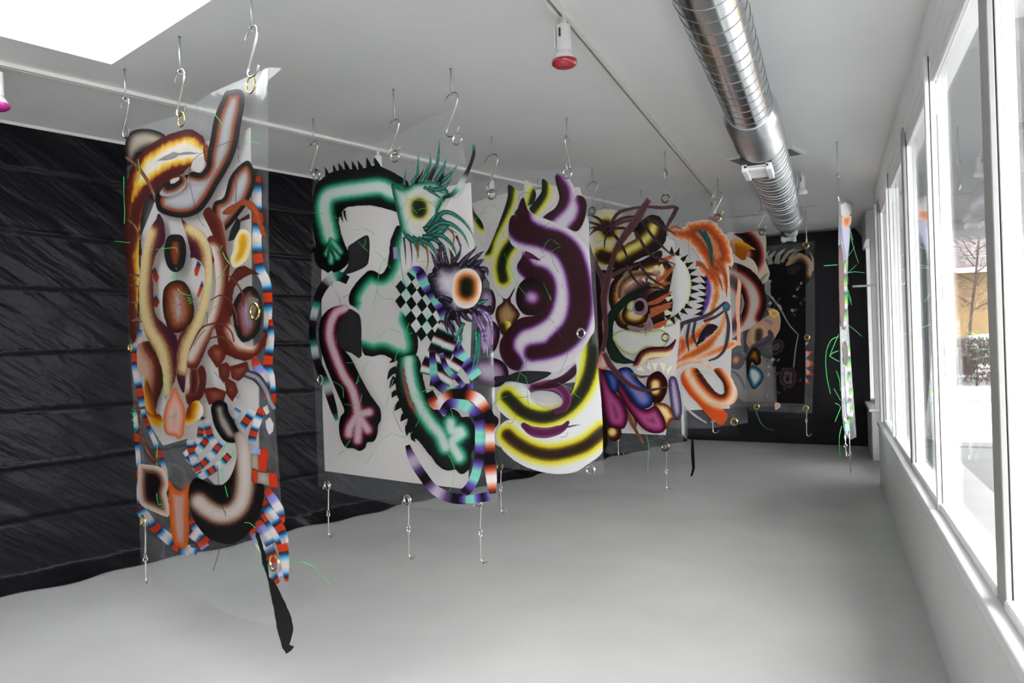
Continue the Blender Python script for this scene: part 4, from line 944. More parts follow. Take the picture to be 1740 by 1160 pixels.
ga = A('green_arm', 'green_c', '130,892 60,845 35,765 46,690 28,600 22,480 28,380 48,300 100,245 170,205 260,190 350,190 450,165 540,195 640,250 680,300 650,420 600,480 560,468 430,437 330,440 250,455 205,530 212,600 240,690 268,760 265,830 220,872 175,892 150,880', src='640,370 560,345 480,310 330,325 200,345 130,370 105,430 108,500 126,580 142,650', jag=.35)
for q in ('148,665 150,700 120,765', '150,680 155,740 150,820', '155,680 175,740 195,790', '160,680 195,725 215,752'): S('finger_glow', 'fing', q, [4, 8, 6.5], step=3, parent=ga)
lashes('spike', 'lash_k', [(a, w) for a, w in (('125,235 118,200 104,172', 5), ('178,215 172,185 164,158', 5), ('222,205 212,175 198,148', 6), ('265,200 252,165 238,128', 6), ('312,195 300,160 290,132', 6), ('355,192 342,155 330,128', 6), ('410,190 402,150 390,108', 7), ('470,185 460,150 448,112', 8), ('25,680 15,690 5,682', 4), ('40,720 25,745 8,768', 5), ('240,470 245,510 258,545', 3), ('215,480 222,520 232,552', 3), ('195,450 205,490 215,520', 3))], parent=ga)
ew = A('eye_white', 'green_e', '560,290 640,318 740,275 850,275 920,312 952,360 905,420 882,480 905,520 960,560 900,640 800,690 690,685 625,600 592,450', jag=.5)
FR(640, 120, 5)
lashes('eyelash', 'lash_g', [('232,990 240,900 252,828', 4), ('300,960 330,900 350,860', 5), ('345,940 352,800 356,690', 4), ('380,950 430,850 458,780 450,690', 5), ('420,930 470,850 490,800', 6), ('450,920 510,800 528,680 532,562', 5), ('500,940 560,840 600,725', 6), ('520,960 600,900 650,850 697,788', 7), ('480,1010 560,1000 620,940 640,880', 6), ('400,990 470,1030 540,1080 560,1115', 5), ('440,990 520,1020 590,1048', 5)], parent=ew)
lashes('eyelash', 'lash_k', [('330,960 380,880 400,830', 4), ('450,930 480,860 500,820', 5), ('530,950 570,880 580,860', 5)], parent=ew)
B('long_eyelash', 'tbw', '560,1082 640,1050 710,970 760,880 800,790 826,700 824,630', [2, 4, 5, 5, 3, 3, 2.5], 88, .12)
FR(525, 240, 4)
A('eye_iris', 'eyeg', '660,380 700,340 760,320 820,350 850,420 855,490 820,560 750,600 680,570 645,490', src='748,440 750,470')
lashes('eyelash', 'lash_g', [('780,600 850,560 900,490 960,485 1040,535 1100,610 1122,672', 7), ('800,620 880,560 960,560 1030,610 1070,670 1092,735', 7), ('800,640 900,590 960,600 1010,630', 6), ('820,640 900,640 960,690 990,740 1010,810', 6), ('770,650 850,660 900,720 940,800', 7), ('740,660 820,700 860,760 870,830', 6), ('800,580 860,500 890,452', 5), ('700,650 760,690 800,740', 6), ('660,640 720,690 735,760', 6), ('840,660 900,700 930,760 928,830', 5), ('740,670 742,760 752,800', 4)], parent=ew)
lashes('eyelash', 'lash_o', [('735,680 738,760 734,830', 2.5), ('790,690 806,760 808,830 788,912', 2.5), ('960,600 985,650 970,770', 2.5)], parent=ew)
lashes('eyelash', 'lash_p', [('645,650 655,760 658,850', 2.5), ('690,680 700,780 696,860', 2), ('890,690 900,800 925,860', 4), ('1000,640 1030,720 1020,790', 3), ('880,730 880,810 860,890', 4)], parent=ew)
FR(525, 500, 4)
A('pink_arm', 'pink_c', '250,70 268,100 215,180 190,270 190,340 245,385 290,440 350,560 410,670 460,740 485,780 490,850 470,890 465,950 440,1000 395,1005 385,1040 345,1065 300,1045 250,1040 215,980 203,900 215,830 240,790 200,690 150,570 110,470 75,350 68,230 90,150 150,92', src='255,90 185,125 148,200 142,300 180,420 230,540 290,640 320,740 330,820;330,820 280,900 270,950;340,850 330,990;345,840 400,920;340,815 410,800')
FR(640, 620, 5)
lashes('spike', 'lash_k', [('170,40 130,55 88,125', 9), ('165,110 135,150 110,200', 9), ('170,230 140,250 128,280', 8), ('215,320 180,350 152,392', 10), ('255,420 230,440 202,482', 9), ('275,520 262,560 255,600', 9), ('320,590 310,630 330,655', 9), ('170,-70 130,-30 105,-20', 6)])
A('green_leg', 'green_l', '200,-60 330,-85 372,-20 384,60 404,150 424,230 464,300 524,380 572,440 600,392 640,370 700,402 722,442 780,440 820,500 837,580 830,680 800,760 805,830 780,890 720,930 670,890 600,897 530,862 470,790 400,700 350,640 290,590 252,520 262,460 222,400 190,300 166,230 160,100 172,0', src='270,-40 275,60 300,180 345,300 400,410 470,510 540,590 585,700;625,490 640,560 710,560;720,580 640,660 700,780', jag=.3)
S('orange_streak', 'oredge', '225,0 232,100 250,200 285,310 345,440', [2, 3, 3.5, 4, 1], cap=False, jag=.8)
FR(640, 420, 5)
# woven checks
e1 = (88, 137); e2 = (-93, 105)
for i_ in range(10):
    for j_ in range(5):
        cx, cy = 318+e1[0]*.5*i_+e2[0]*.5*(j_-.6), 215+e1[1]*.5*i_+e2[1]*.5*(j_-.6)
        if cy > 800 or cx < 190 or cx > 590: continue
        a_, b_ = (e1[0]*.26, e1[1]*.26), (e2[0]*.26, e2[1]*.26)
        q = [(cx-a_[0]-b_[0], cy-a_[1]-b_[1]), (cx+a_[0]-b_[0], cy+a_[1]-b_[1]), (cx+a_[0]+b_[0], cy+a_[1]+b_[1]), (cx-a_[0]+b_[0], cy-a_[1]+b_[1])]
        rp_ = ('ckk' if (i_+j_) % 2 else ('ckw', 'ckp', 'ckt', 'ckw')[(i_*3+j_) % 4])
        A('woven_check', rp_, q, src='%f,%f' % q[(i_+j_) % 4], smooth=False, step=5)
B('woven_strip', 'tp', '300,235 350,200 430,340 500,440 560,540 600,640 640,760 690,880 760,980 850,1100', [8, 9, 9, 9, 9, 10, 10, 10, 11, 11], 36, .0)
B('woven_strip', 'bwp', '600,640 540,760 500,860 440,1000 420,1080', 11, 26, .3)
B('woven_strip', 'bwp', '650,720 600,860 560,980 520,1090 500,1200', 11, 26, .7)
B('woven_strip', 'bwp', '700,950 640,1050 580,1150 540,1220', 10, 26, .1)
B('woven_strip', 'tp', '470,880 480,1000 490,1100 540,1180 640,1230 740,1190 820,1180', [5, 6, 7, 8, 8, 7, 4], 52, .4)
B('woven_strip', 'tp', '545,900 600,1040 680,1110 740,1180', [4, 5, 5, 4], 42, .2)
pf = A('purple_fur', 'purfur', '430,245 470,205 490,150 560,120 600,150 660,130 760,120 850,150 920,180 930,260 900,300 880,420 890,490 970,500 960,560 880,560 800,560 720,580 640,620 600,560 540,470 480,400', jag=.9)
lashes('eyelash', 'lash_p', [('700,170 760,90 830,20 850,-20', 8), ('760,160 840,90 900,40 925,45', 9), ('820,160 880,120 920,95', 9), ('880,190 930,190 945,250', 8), ('560,160 540,80 500,0', 6), ('600,150 580,60 560,-20', 6), ('520,190 470,60 440,20', 5), ('650,150 640,70 610,0', 6), ('500,230 440,240 425,250', 7), ('640,140 700,60 720,-30', 6)], parent=pf)
lashes('eyelash', 'lash_p', [('640,520 600,600 640,700 660,780', 8), ('680,540 690,620 720,690 700,800', 8), ('720,540 760,600 830,640', 8), ('780,520 860,600 900,700 930,830', 8), ('640,460 560,420 520,430', 7), ('620,540 590,640 610,740', 7), ('880,470 930,450 960,445', 6)], parent=pf)
lashes('eyelash', 'lash_w', [('850,520 930,560 975,640 985,830', 5), ('880,530 940,620 950,700', 4), ('820,560 880,680 905,780 915,900', 4), ('860,580 915,700 935,820 942,920', 4), ('900,540 950,570 985,600', 4)], parent=pf)
lashes('eyelash', 'lash_g', [('840,700 850,840 830,960 810,1050', 4), ('870,720 870,860 850,1000 800,1060', 4), ('700,720 720,780 690,870', 4), ('860,480 910,460 960,450', 4), ('740,640 700,720 660,800', 5)], parent=pf)
A('eye_iris', 'eyeo', '640,340 658,250 715,192 790,180 850,215 890,300 884,400 842,482 770,520 690,500 645,430', src='765,310 765,370')
FR(640, 620, 5)
B('ring_strip', 'obw', '440,230 500,330 580,290 640,250 760,250 860,290 920,380 960,470 950,560 955,680 955,780 965,860 975,960 985,1090', [8, 10, 10, 9, 9, 10, 10, 10, 10, 10, 10, 10, 9, 6], 70, .02)
B('ring_strip', 'tp', '550,410 620,330 720,335 800,370 860,430 880,520 880,640 878,740 860,850 830,960 780,1050 690,1120 640,1130', [6, 8, 8, 9, 9, 9, 9, 8, 8, 8, 8, 8, 5], 66, .3)
B('ring_strip', 'lav', '262,680 290,760 340,860 400,950 470,1040 560,1100 650,1130 760,1140', [4, 7, 8, 8, 8, 9, 9, 9], 66, .12)
B('ring_strip', 'tp', '690,1140 800,1140 900,1125 960,1110', [5, 7, 8, 8], 44, .55)
FR(0, 0, 1)
grommet(538, 303-6, 9, M_nick); grommet(671, 265, 9.5, M_nick); grommet(777, 236, 9.5, M_nick); grommet(802, 508, 9, M_nick, 2.2); grommet(544, 645, 7, M_nick, 2); grommet(556, 824, 7, M_nick, 1.6); grommet(692, 849, 8, M_nick, 1.8); grommet(814, 852, 8, M_nick, 1.8)
FR(525, 240, 4)
threads(('20,487 60,485 100,488', '150,500 135,560 145,650 170,720 180,745', '160,515 200,520 230,510', '310,610 330,600 345,605', '370,595 420,610 448,635', '335,680 370,720 405,750', '385,665 380,700 370,720', '455,755 490,780 520,815 555,865', '460,1010 470,940 480,870 500,820 545,780', '435,1118 450,1060 465,1010', '460,1020 500,1065 580,1072', '545,930 555,910 570,925 560,950 580,980', '625,315 655,350 668,395 640,440 620,475', '670,395 740,400 800,410 870,412', '690,430 715,465 735,490', '740,470 770,455 790,460 800,450', '800,400 840,430 858,445', '690,510 650,570 630,620', '955,395 935,430 915,465', '740,820 780,815 830,822', '820,955 760,965 700,1010 640,1080'))
threads(('180,1020 205,1060 215,1110', '150,950 160,990', '600,640 640,930 665,1000'), M_blkthr, 'black_thread')
FR(525, 500, 4)
threads(('475,310 490,270 525,235', '545,232 590,245 620,256', '640,265 680,270 705,262', '705,150 670,220 650,315', '640,340 590,420 590,520 555,640 520,770', '370,540 375,490 412,455', '255,465 300,465 330,480', '340,550 320,610 345,580', '360,680 345,740 320,765', '160,590 200,610 230,640 235,700', '240,745 300,755 330,745', '390,1150 430,1090 470,1030', '475,1015 500,980 565,942', '575,945 640,970 705,935', '280,990 250,1040 245,1110 280,1160', '715,670 740,700 800,745', '745,675 800,650 855,650', '780,770 750,850 715,915', '815,775 810,850 812,915'))
threads(('580,740 575,800 600,870 630,935', '230,20 260,5 280,-5', '305,90 330,65 358,58', '200,1090 215,1070 235,1065'), M_blkthr, 'black_thread')
FR(640, 620, 5)
threads(('660,930 635,1030 600,1110 585,1160', '600,330 640,400 640,450', '600,750 640,820 662,880', '360,245 420,210 500,205'))
# ================================================================== banner 3 (yellow crescents and purple bands)
LSC = 1.0
ramp('yelg', '0:#151a0e 4:#1c210e 7:#4c5410 10:#c8c42c 13:#dcd87c 17:#d6d4c4 24:#d2d0ce', .05)
ramp('yelg2', '0:#17160e 5:#1c1c0e 9:#4a4c10 13:#d0cc20 18:#e8e478 24:#f0f0e0 34:#f4f4f2', .04, gain=1.25)
ramp('yelb', '0:#2a1a12 5:#30200f 9:#6a5410 13:#d6c820 18:#ece478 24:#f2f1e4 34:#f4f4f2', .04, gain=1.25)
ramp('plum', '0:#2c0818 6:#3a0c20 9:#4a1638 12:#82488c 15:#bc9cc8 19:#d6d0da 30:#d6d4d8', .05)
ramp('plumw', '0:#300a16 9:#3a0c1c 12:#54205c 15:#9a6cae 18:#d0bcd8 22:#dedade 40:#e2e0e4', .04)
ramp('purpdot', '0:#d8c4e2 5:#b888c8 10:#6a2c64 14:#33101e 26:#120709', .05)
ramp('plumedge', '0:#12060c 4:#24081a 8:#5a2c5c 13:#a884ac 20:#c0b0c4', .06)
ramp('plumflat', '0:#5a1446 4:#68204e 7:#8a4c84', .08)
ramp('gash', '0:#232325 8:#2c2d30', .1)
ramp('brownleaf', '0:#2a120c 4:#4a2014 8:#8a6a44 14:#b09060', .12)
ramp('lens', '0:#c8c4c8 6:#dcdadc 14:#e4e2e4', .1, alpha=.55)
S3 = Sheet((-2.336, 5.252), (-1.669, 5.069), ripple=0.006, seed=3)
banner(S3, 'third banner with purple swirling bands above large yellow crescents', 905, 285)
FR(0, 0, 1)
V('clear_sheet', '790,318 862,292 1003,284 1010,420 1027,806 900,800 846,792 838,660 798,560', 0.0)
V('clear_sheet', '822,318 900,296 996,290 1012,480 1024,800 930,802 850,794 836,640', 0.05, M_vinyl2)
A('paper_backing', 'paper2', '800,345 870,325 985,318 1001,380 1003,560 1010,645 850,665 850,760 838,752 832,480 802,430', smooth=False)
FR(780, 290, 4)
A('olive_crescent', 'yelg', '10,165 75,175 100,270 160,360 178,480 120,440 50,350 18,260', src='85,180 112,280 165,365')
A('plum_disc', 'plumedge', '140,810 180,795 225,810 248,870 245,940 215,985 150,985 110,920')
A('plum_disc', 'plumedge', '150,1030 230,1020 275,1080 272,1150 235,1230 150,1260 100,1150')
A('brown_flower', 'brownleaf', '240,810 320,870 380,793 350,880 385,930 412,980 380,1040 330,1120 290,1110 250,1000 258,930 300,880', jag=.4)
A('yellow_base', 'yelb', '290,1030 350,1030 340,1100 310,1120 285,1090', src='290,1100 280,1060')
A('yellow_band', 'yelg', '335,95 392,140 395,230 362,330 335,440 390,515 428,540 412,640 380,760 330,812 270,812 222,745 220,700 180,660 160,600 205,520 255,400 300,280 330,180', src='345,120 325,220 275,330 215,450 190,540;378,470 315,555 288,650 300,735')
A('yellow_band', 'yelg', '452,60 520,140 512,210 470,240 418,250 440,150', src='525,145 500,230')
A('yellow_band', 'yelg', '567,55 630,100 680,110 652,190 585,280 540,312 478,262 520,200 560,140', src='572,70 566,160 500,260')
A('yellow_band', 'yelg', '375,290 420,250 440,330 470,410 420,410 385,350', src='400,260 430,380')
A('plum_flame', 'plum', '655,30 690,8 745,50 782,120 780,200 800,165 850,182 868,240 850,340 800,412 720,380 640,345 568,325 600,290 655,250 682,180 660,90', src='655,70 700,140 690,220 600,310;845,190 862,260 835,350 790,405')
A('purple_bands', 'plumw', '437,180 480,280 620,340 760,410 870,520 890,600 905,800 922,1060 900,1120 850,1200 790,1290 700,1345 620,1372 540,1380 470,1350 400,1362 330,1332 282,1255 275,1180 300,1120 350,1055 420,1000 510,985 440,975 390,900 400,800 440,740 400,690 395,640 430,560 350,490 338,360 368,300 420,340 400,260',
  src='415,230 450,370 560,435 680,470 770,550 820,680 845,820 845,960 800,1090 710,1180 600,1220 500,1235;360,330 410,425 560,465 690,530 760,640 795,780 800,920 760,1060 640,1190;425,620 480,685 565,715 600,780 595,870 560,960 480,1010 400,1040 330,1120 320,1220 380,1310;420,900 480,965')
A('purple_eye', 'purpdot', '490,720 550,740 590,800 598,860 570,930 520,970 470,975 410,935 386,870 400,790 440,740', src='490,858 500,862')
A('white_slit', 'plumflat', '445,548 490,560 555,610 500,600 460,590')
FR(780, 530, 4)
A('yellow_crescents', 'yelg2', '915,150 935,300 950,450 968,640 940,740 860,760 760,770 640,800 560,810 450,770 330,720 262,650 255,590 270,530 320,490 380,480 450,500 530,600 650,620 760,560 800,420 790,330 850,250', src='915,190 900,360 850,510 770,620 670,690 560,715 440,680 360,610 325,575')
A('yellow_crescents', 'yelb', '968,640 978,900 960,970 880,1030 800,1082 700,1100 580,1090 450,1050 340,980 262,885 255,820 300,750 360,735 480,790 600,815 720,790 860,755 940,720', src='978,810 860,905 720,955 600,968 480,938 380,880 330,835', jag=.2)
S('purple_squiggle', 'plumflat', '500,510 560,500 640,495 705,530 735,590 715,650 660,680', [5, 8, 9, 8, 8, 7, 4])
A('plum_flame', 'plum', '430,490 470,485 550,500 600,470 700,430 780,360 795,345 795,420 740,470 640,515 520,525 450,510', src='530,520 640,500 740,460 795,410')
S('purple_squiggle', 'plumflat', '440,770 500,810 600,820 700,790 740,750', [5, 9, 9, 8, 3])
A('plum_disc', 'plumedge', '100,330 160,310 240,312 310,350 338,425 300,490 230,512 130,480 80,400')
A('plum_disc', 'plumedge', '232,700 265,720 268,755 238,790 225,750')
A('white_lens', 'lens', '480,560 540,535 640,545 700,590 690,640 600,660 520,620')
A('black_gash', 'gash', '240,440 330,430 400,405 500,400 605,405 630,412 600,440 545,465 470,490 360,470 260,482')
FR(0, 0, 1)
grommet(964, 294, 8.5, M_nick); grommet(836, 330, 8, M_nick, 1.6); grommet(987, 566, 7.5, M_nick, 2); grommet(1003, 798, 8, M_nick, 2); grommet(849, 792, 6, M_bronze, 1.8)
FR(780, 290, 4)
threads(('60,350 130,320 180,250 230,235 265,270', '130,310 150,290 185,280', '265,370 290,420 310,445', '310,560 330,620 365,700 410,790 470,860', '575,770 600,820 625,880 620,845', '570,540 590,490 625,465', '620,580 640,540 690,515', '640,470 660,490 680,500'))
threads(('545,500 575,565', '590,575 530,610 515,660 512,700', '630,570 640,620 675,690', '700,770 702,800', '610,1000 650,1035', '660,1060 690,1130', '575,385 615,350', '400,200 410,170 450,145 490,155'), M_blkthr, 'black_thread')
FR(780, 530, 4)
threads(('380,530 410,420 440,345 480,330', '410,410 450,440 465,490', '670,480 740,510 790,560 822,585', '220,690 240,620 280,590 330,570'))
threads(('465,255 457,300 460,420 465,570 475,655', '720,180 740,240 725,330 680,420', '390,580 430,580 470,575', '320,745 350,760 380,720 390,620', '690,850 730,845 740,815'), M_blkthr, 'black_thread')
# ================================================================== banner 4 (toothed head with mauve spider hairs and magenta tongues)
ramp('flower', '0:#1e0f08 7:#2c160a 10:#6a480e 13:#c4ac2c 17:#e0d490 22:#dcd4bc 30:#d8d0c4', .10, nscale=60)
ramp('flower_i', '0:#e6dea4 4:#cebe44 8:#7a5c14 12:#2c140a 20:#120906', .08)
ramp('darkbase', '0:#120805 6:#1c0c06 12:#3a1c0a', .1)
ramp('eyebrown', '0:#120805 6:#240e06 10:#74400c 13.5:#cc9c34 17:#e8dcb0 22:#b08a7a 30:#6a403c 38:#3a1c18', .10, nscale=50)
ramp('eyesm', '0:#120805 4:#2a1206 8:#8a5a14 11:#d8b85a 15:#d8ccb4', .08)
ramp('mauveball', '0:#a88a98 6:#8a6478 12:#7a5468', .05)
ramp('pupil', '0:#1a0a0c 6:#0e0606', .03)
ramp('dkgreen', '0:#0c1a12 4:#10241a 8:#16301f', .15)
ramp('rust', '0:#8a3c22 2:#c4683c 5:#b4562e', .15)
ramp('mauve', '0:#4a3038 2:#5c3a40 5:#6a4448', .15)
ramp('mauved', '0:#2c2028 2:#44303a 5:#503844', .15)
ramp('toothk', '0:#0c0c0a 5:#15160e 9:#3a4014', .05)
ramp('toothc', '0:#f0ecd8 4:#e4d898 8:#8a6a1c 12:#2a140a', .05)
ramp('jaw', '0:#7c8a4a 3:#c0c8a4 8:#cccdc8 20:#c8c9c8', .05)
ramp('purpstrip', '0:#3a2060 3:#6a4a8c 6:#a894b8', .08)
ramp('lip', '0:#240810 5:#3e0e18 9:#8a4a38 12:#dcc894 17:#e6dab0 22:#b0602c', .08)
ramp('ballc', '0:#f0e8b0 5:#dcc26c 8:#7a3a1c 12:#2c0a10 24:#1a060a', .04)
ramp('mag', '0:#2c061c 4:#5a123c 9:#a03a72 13:#ac5888 20:#7a2458', .08, nscale=60)
ramp('bluet', '0:#0e1830 4:#1a3262 8:#4656a0 12:#7c7ab4 20:#8a84b4', .10)
ramp('lavs', '0:#2a2030 4:#5a4a70 9:#b0a8c0 14:#c8c4d0', .08)
ramp('whitetip', '0:#d85a30 3:#e0a090 7:#dcd4d2 20:#dcd8d8', .10)
ramp('creamleaf', '0:#3a1408 4:#8a4a20 8:#dcc080 14:#e4d8b0', .10)
ramp('brownstalk', '0:#3a2014 2:#7a543c 5:#a88464', .10)
S4 = Sheet((-1.931, 6.553), (-1.225, 6.314), ripple=0.006, seed=4)
banner(S4, 'fourth banner with a toothed round head, mauve spidery hairs and magenta tongues', 1080, 330)
FR(0, 0, 1)
V('clear_sheet', '985,345 1020,325 1150,298 1152,430 1159,620 1161,766 1096,770 1030,770 1027,600 1008,470', 0.0)
V('clear_sheet', '1000,350 1140,320 1158,560 1160,757 1090,764 1036,768 1024,580', 0.05, M_vinyl2)
A('paper_backing', 'paper2', '1012,372 1090,380 1146,410 1156,560 1146,650 1131,739 1046,735 1030,640 1020,500', smooth=False)
FR(985, 330, 4)
jr = A('jaw_ring', 'jaw', '600,430 650,390 700,420 742,480 760,560 762,640 750,720 710,800 650,870 600,900 560,860 560,500')
for cx, cy, an, L_ in ((668, 392, -70, 60), (712, 432, -45, 62), (745, 474, -25, 60), (765, 518, -15, 58), (778, 562, -8, 60), (785, 608, 0, 64), (780, 660, 2, 60), (768, 712, 8, 60), (740, 765, 20, 60), (710, 800, 35, 56), (672, 835, 50, 58), (636, 858, 65, 56), (625, 380, -90, 50)):
    a = math.radians(an); dx, dy = math.cos(a), math.sin(a)
    A('black_thorn', 'toothk', [(cx-dx*25-dy*18, cy-dy*25+dx*18), (cx+dx*L_*.6, cy+dy*L_*.6), (cx-dx*25+dy*18, cy-dy*25-dx*18)], smooth=False, step=3, parent=jr)
pg_ = S('purple_gum', 'purpstrip', '860,560 876,640 866,720 840,790 820,830', [3, 6, 6, 5, 2])
for cx, cy, an in ((850, 575, 215), (850, 615, 205), (845, 655, 195), (845, 700, 190), (835, 740, 180), (830, 775, 170), (818, 810, 165)):
    a = math.radians(an); dx, dy = math.cos(a), math.sin(a)
    A('black_thorn', 'toothk', [(cx-dx*15-dy*16, cy-dy*15+dx*16), (cx+dx*45, cy+dy*45), (cx-dx*15+dy*16, cy-dy*15-dx*16)], smooth=False, step=3, parent=pg_)
fh = A('flower_head', 'flower', '95,130 160,102 250,108 300,155 330,230 400,280 420,330 340,360 260,430 180,480 115,455 80,370 62,290 82,205', src='180,215 195,250;150,420 220,440 270,410', fan=.5)
A('dark_body', 'flower_i', '370,240 430,170 490,138 550,158 588,230 584,310 545,370 480,410 400,440 300,500 205,490 230,410 330,330 380,300', src='500,220 490,260 420,330 330,380 270,420', jag=.3)
A('dark_base', 'darkbase', '80,400 110,495 200,515 300,480 420,450 545,380 555,430 460,460 360,500 300,540 250,575 150,545 100,520')
S('dark_stem', 'darkbase', '100,560 120,700 105,900 125,1050', [10, 12, 12, 8])
rh = A('round_head', 'eyebrown', '300,545 390,480 470,450 560,440 630,500 620,600 605,700 625,800 575,895 500,920 400,932 300,915 250,880 212,780 196,700 212,610 255,560', fan=.6)
A('dark_patch', 'darkbase', '460,690 560,650 620,690 630,780 590,860 500,880 440,850', jag=.5)
for q in ('385,540 410,500 425,545', '460,590 480,550 520,560 505,610', '420,580 440,560 450,600', '540,490 560,470 575,510 560,560', '500,490 530,480 540,515', '575,700 640,690 600,730', '570,770 640,810 580,825', '575,830 635,880 590,880', '415,930 430,985 450,930', '450,930 470,1000 490,925', '490,915 520,990 545,905', '530,910 560,960 575,890', '260,990 300,1030 330,970 290,960'):
    A('tooth', 'toothc', q, smooth=False, step=3, parent=rh)
S('pale_lip', 'brownstalk', '270,700 280,620 340,560 420,540 500,545', [3, 7, 8, 6, 2])
A('small_eye', 'eyesm', '288,800 340,728 420,688 458,735 466,830 430,880 360,892 300,862')
A('eye_glass', 'jaw', '318,770 340,730 380,720 370,770 350,800')
A('mauve_eyeball', 'mauveball', '362,785 372,730 415,703 455,730 462,790 430,822 380,816')
A('pupil', 'pupil', '372,762 385,730 415,722 438,745 435,780 410,795 382,788')
A('pink_lower_lip', 'mauveball', '330,890 430,905 470,830 498,880 495,915 430,930 340,920')
for pts, w in (('465,745 530,725 600,680 630,662', 4), ('480,790 560,770 640,730', 5), ('470,830 540,790 630,760', 5), ('500,905 560,880 600,850', 5), ('520,600 590,545 640,490 645,470', 4), ('540,450 600,435 650,400', 4), ('470,640 560,610 630,600', 4), ('560,1000 590,1010 640,1000', 0)):
    if w: S('rust_claw', 'rust', pts, [w*.6, w, w*.8, .5], cap=False, step=3)
A('green_crescent', 'dkgreen', '605,690 560,655 500,640 430,660 370,705 300,770 240,850 225,930 240,1010 290,1090 360,1130 420,1150 360,1150 280,1150 220,1130 180,1040 168,930 185,830 240,750 320,680 400,640 480,625 560,640', jag=.3)
for pts, w in (('190,225 120,160 50,140', 2.2), ('180,235 90,195 20,188', 2.2), ('180,240 90,225 20,245', 2), ('180,245 110,240 60,285', 2.2), ('190,250 170,320 170,372', 1.4), ('200,240 270,320 320,420 330,460', 2.4), ('200,220 260,130 350,98 480,80', 2.6), ('200,215 300,160 440,150', 2.4), ('205,225 320,180 440,175', 2.6), ('210,235 300,230 400,265', 2.2), ('380,250 470,400 560,440 655,478', 2.2), ('420,180 500,290 600,390 650,420', 2.2), ('450,160 540,210 655,272', 2.2), ('320,480 360,560 420,630', 2), ('400,460 470,560 600,640', 2), ('150,540 200,560 280,520 420,470', 3)):
    S('mauve_hair', 'mauved' if w < 2.5 else 'mauve', pts, [w, w*1.15, w, .6], cap=False, step=3, parent=fh)
S('mauve_bar', 'mauve', '240,385 300,290 380,180 470,35', [5, 6, 7, 4.5], cap=False, jag=.4)
S('mauve_bar', 'mauve', '470,85 560,92 640,85 660,100', [2.5, 3, 3, 3], jag=.3); S('mauve_bar', 'mauved', '660,95 620,170 580,240', [3.5, 3.5, 2.5], jag=.3)
S('mauve_stalk', 'mauve', '80,400 110,480 150,560 165,640', [2, 4, 5, 5]); S('mauve_stalk', 'mauve', '240,390 210,490 185,600 165,700 172,820 178,930 160,1040 125,1140', [4, 5, 6, 6, 4.5, 4, 4, 3])
FR(985, 540, 4)
A('lower_jaw_white', 'jaw', '225,120 300,80 420,95 560,80 600,150 560,200 450,200 380,250 300,230 240,170')
A('lip_crescent', 'lip', '358,335 390,252 450,205 540,195 600,190 655,142 640,195 605,250 540,272 450,292 385,332', src='370,290 400,235 455,200 540,190 600,185 655,140')
for q in ('450,330 470,300 490,360', '490,310 515,365 530,305', '540,300 575,380 580,310', '600,390 630,320 590,350', '420,330 380,350 440,365'): A('tooth', 'toothc', q, smooth=False, step=3)
A('lower_ball', 'ballc', '455,430 480,385 540,362 592,420 592,500 552,572 492,572 455,520', src='515,450 515,490')
A('brown_cone', 'creamleaf', '500,590 560,575 610,600 640,650 685,700 630,690 600,740 575,760 560,700', jag=.4)
A('lavender_band', 'lavs', '605,420 655,408 690,560 692,660 650,690 620,600')
A('white_tip', 'whitetip', '122,310 150,225 180,260 200,330 160,350 130,345', jag=.4)
A('brown_small_ball', 'ballc', '185,755 270,740 282,800 240,838 195,815', src='222,775')
A('cream_leaf', 'creamleaf', '300,600 340,610 390,690 370,760 320,680', jag=.3)
S('brown_stalk', 'brownstalk', '255,480 290,560 340,680 390,780 430,845', [4, 5, 4.5, 3, 2])
A('dark_root', 'darkbase', '150,560 180,700 190,860 165,880 150,700')
A('magenta_tongue', 'mag', '122,350 170,378 225,480 302,580 327,680 302,750 262,752 222,746 180,702 150,560')
A('magenta_tongue', 'mag', '215,415 240,405 290,450 360,560 450,620 520,600 582,700 575,768 510,785 430,752 340,640 280,540')
A('violet_fold', 'bluet', '170,360 230,370 270,420 260,500 210,500')
A('blue_tongue', 'bluet', '262,350 340,338 402,420 472,490 502,552 482,602 432,617 380,592 310,492 268,425')
S('mauve_stalk', 'mauve', '165,240 215,330 320,440 430,490 540,480 625,455', [4, 5, 4.5, 3.5, 2.2, .8], cap=False)
S('mauve_stalk', 'brownstalk', '360,380 410,400 470,395', [2, 2.5, 1.5])
FR(0, 0, 1)
grommet(1006, 358, 6, M_bronze); grommet(1131, 337, 7, M_bronze); grommet(1131, 573, 6.5, M_bronze, 1.3); grommet(1130, 758, 7, M_bronze, 2.2)
FR(985, 540, 4)
threads(('380,690 440,770 470,870 465,980 462,1065', '170,690 185,660 200,650', '180,700 175,680'), lift=.03)
threads(('450,10 450,180 455,330', '560,780 575,830'), M_blkthr, 'black_thread')
FR(985, 330, 4)
threads(('120,330 160,310 230,310', '470,560 490,640', '550,180 590,130', '110,360 125,400'))
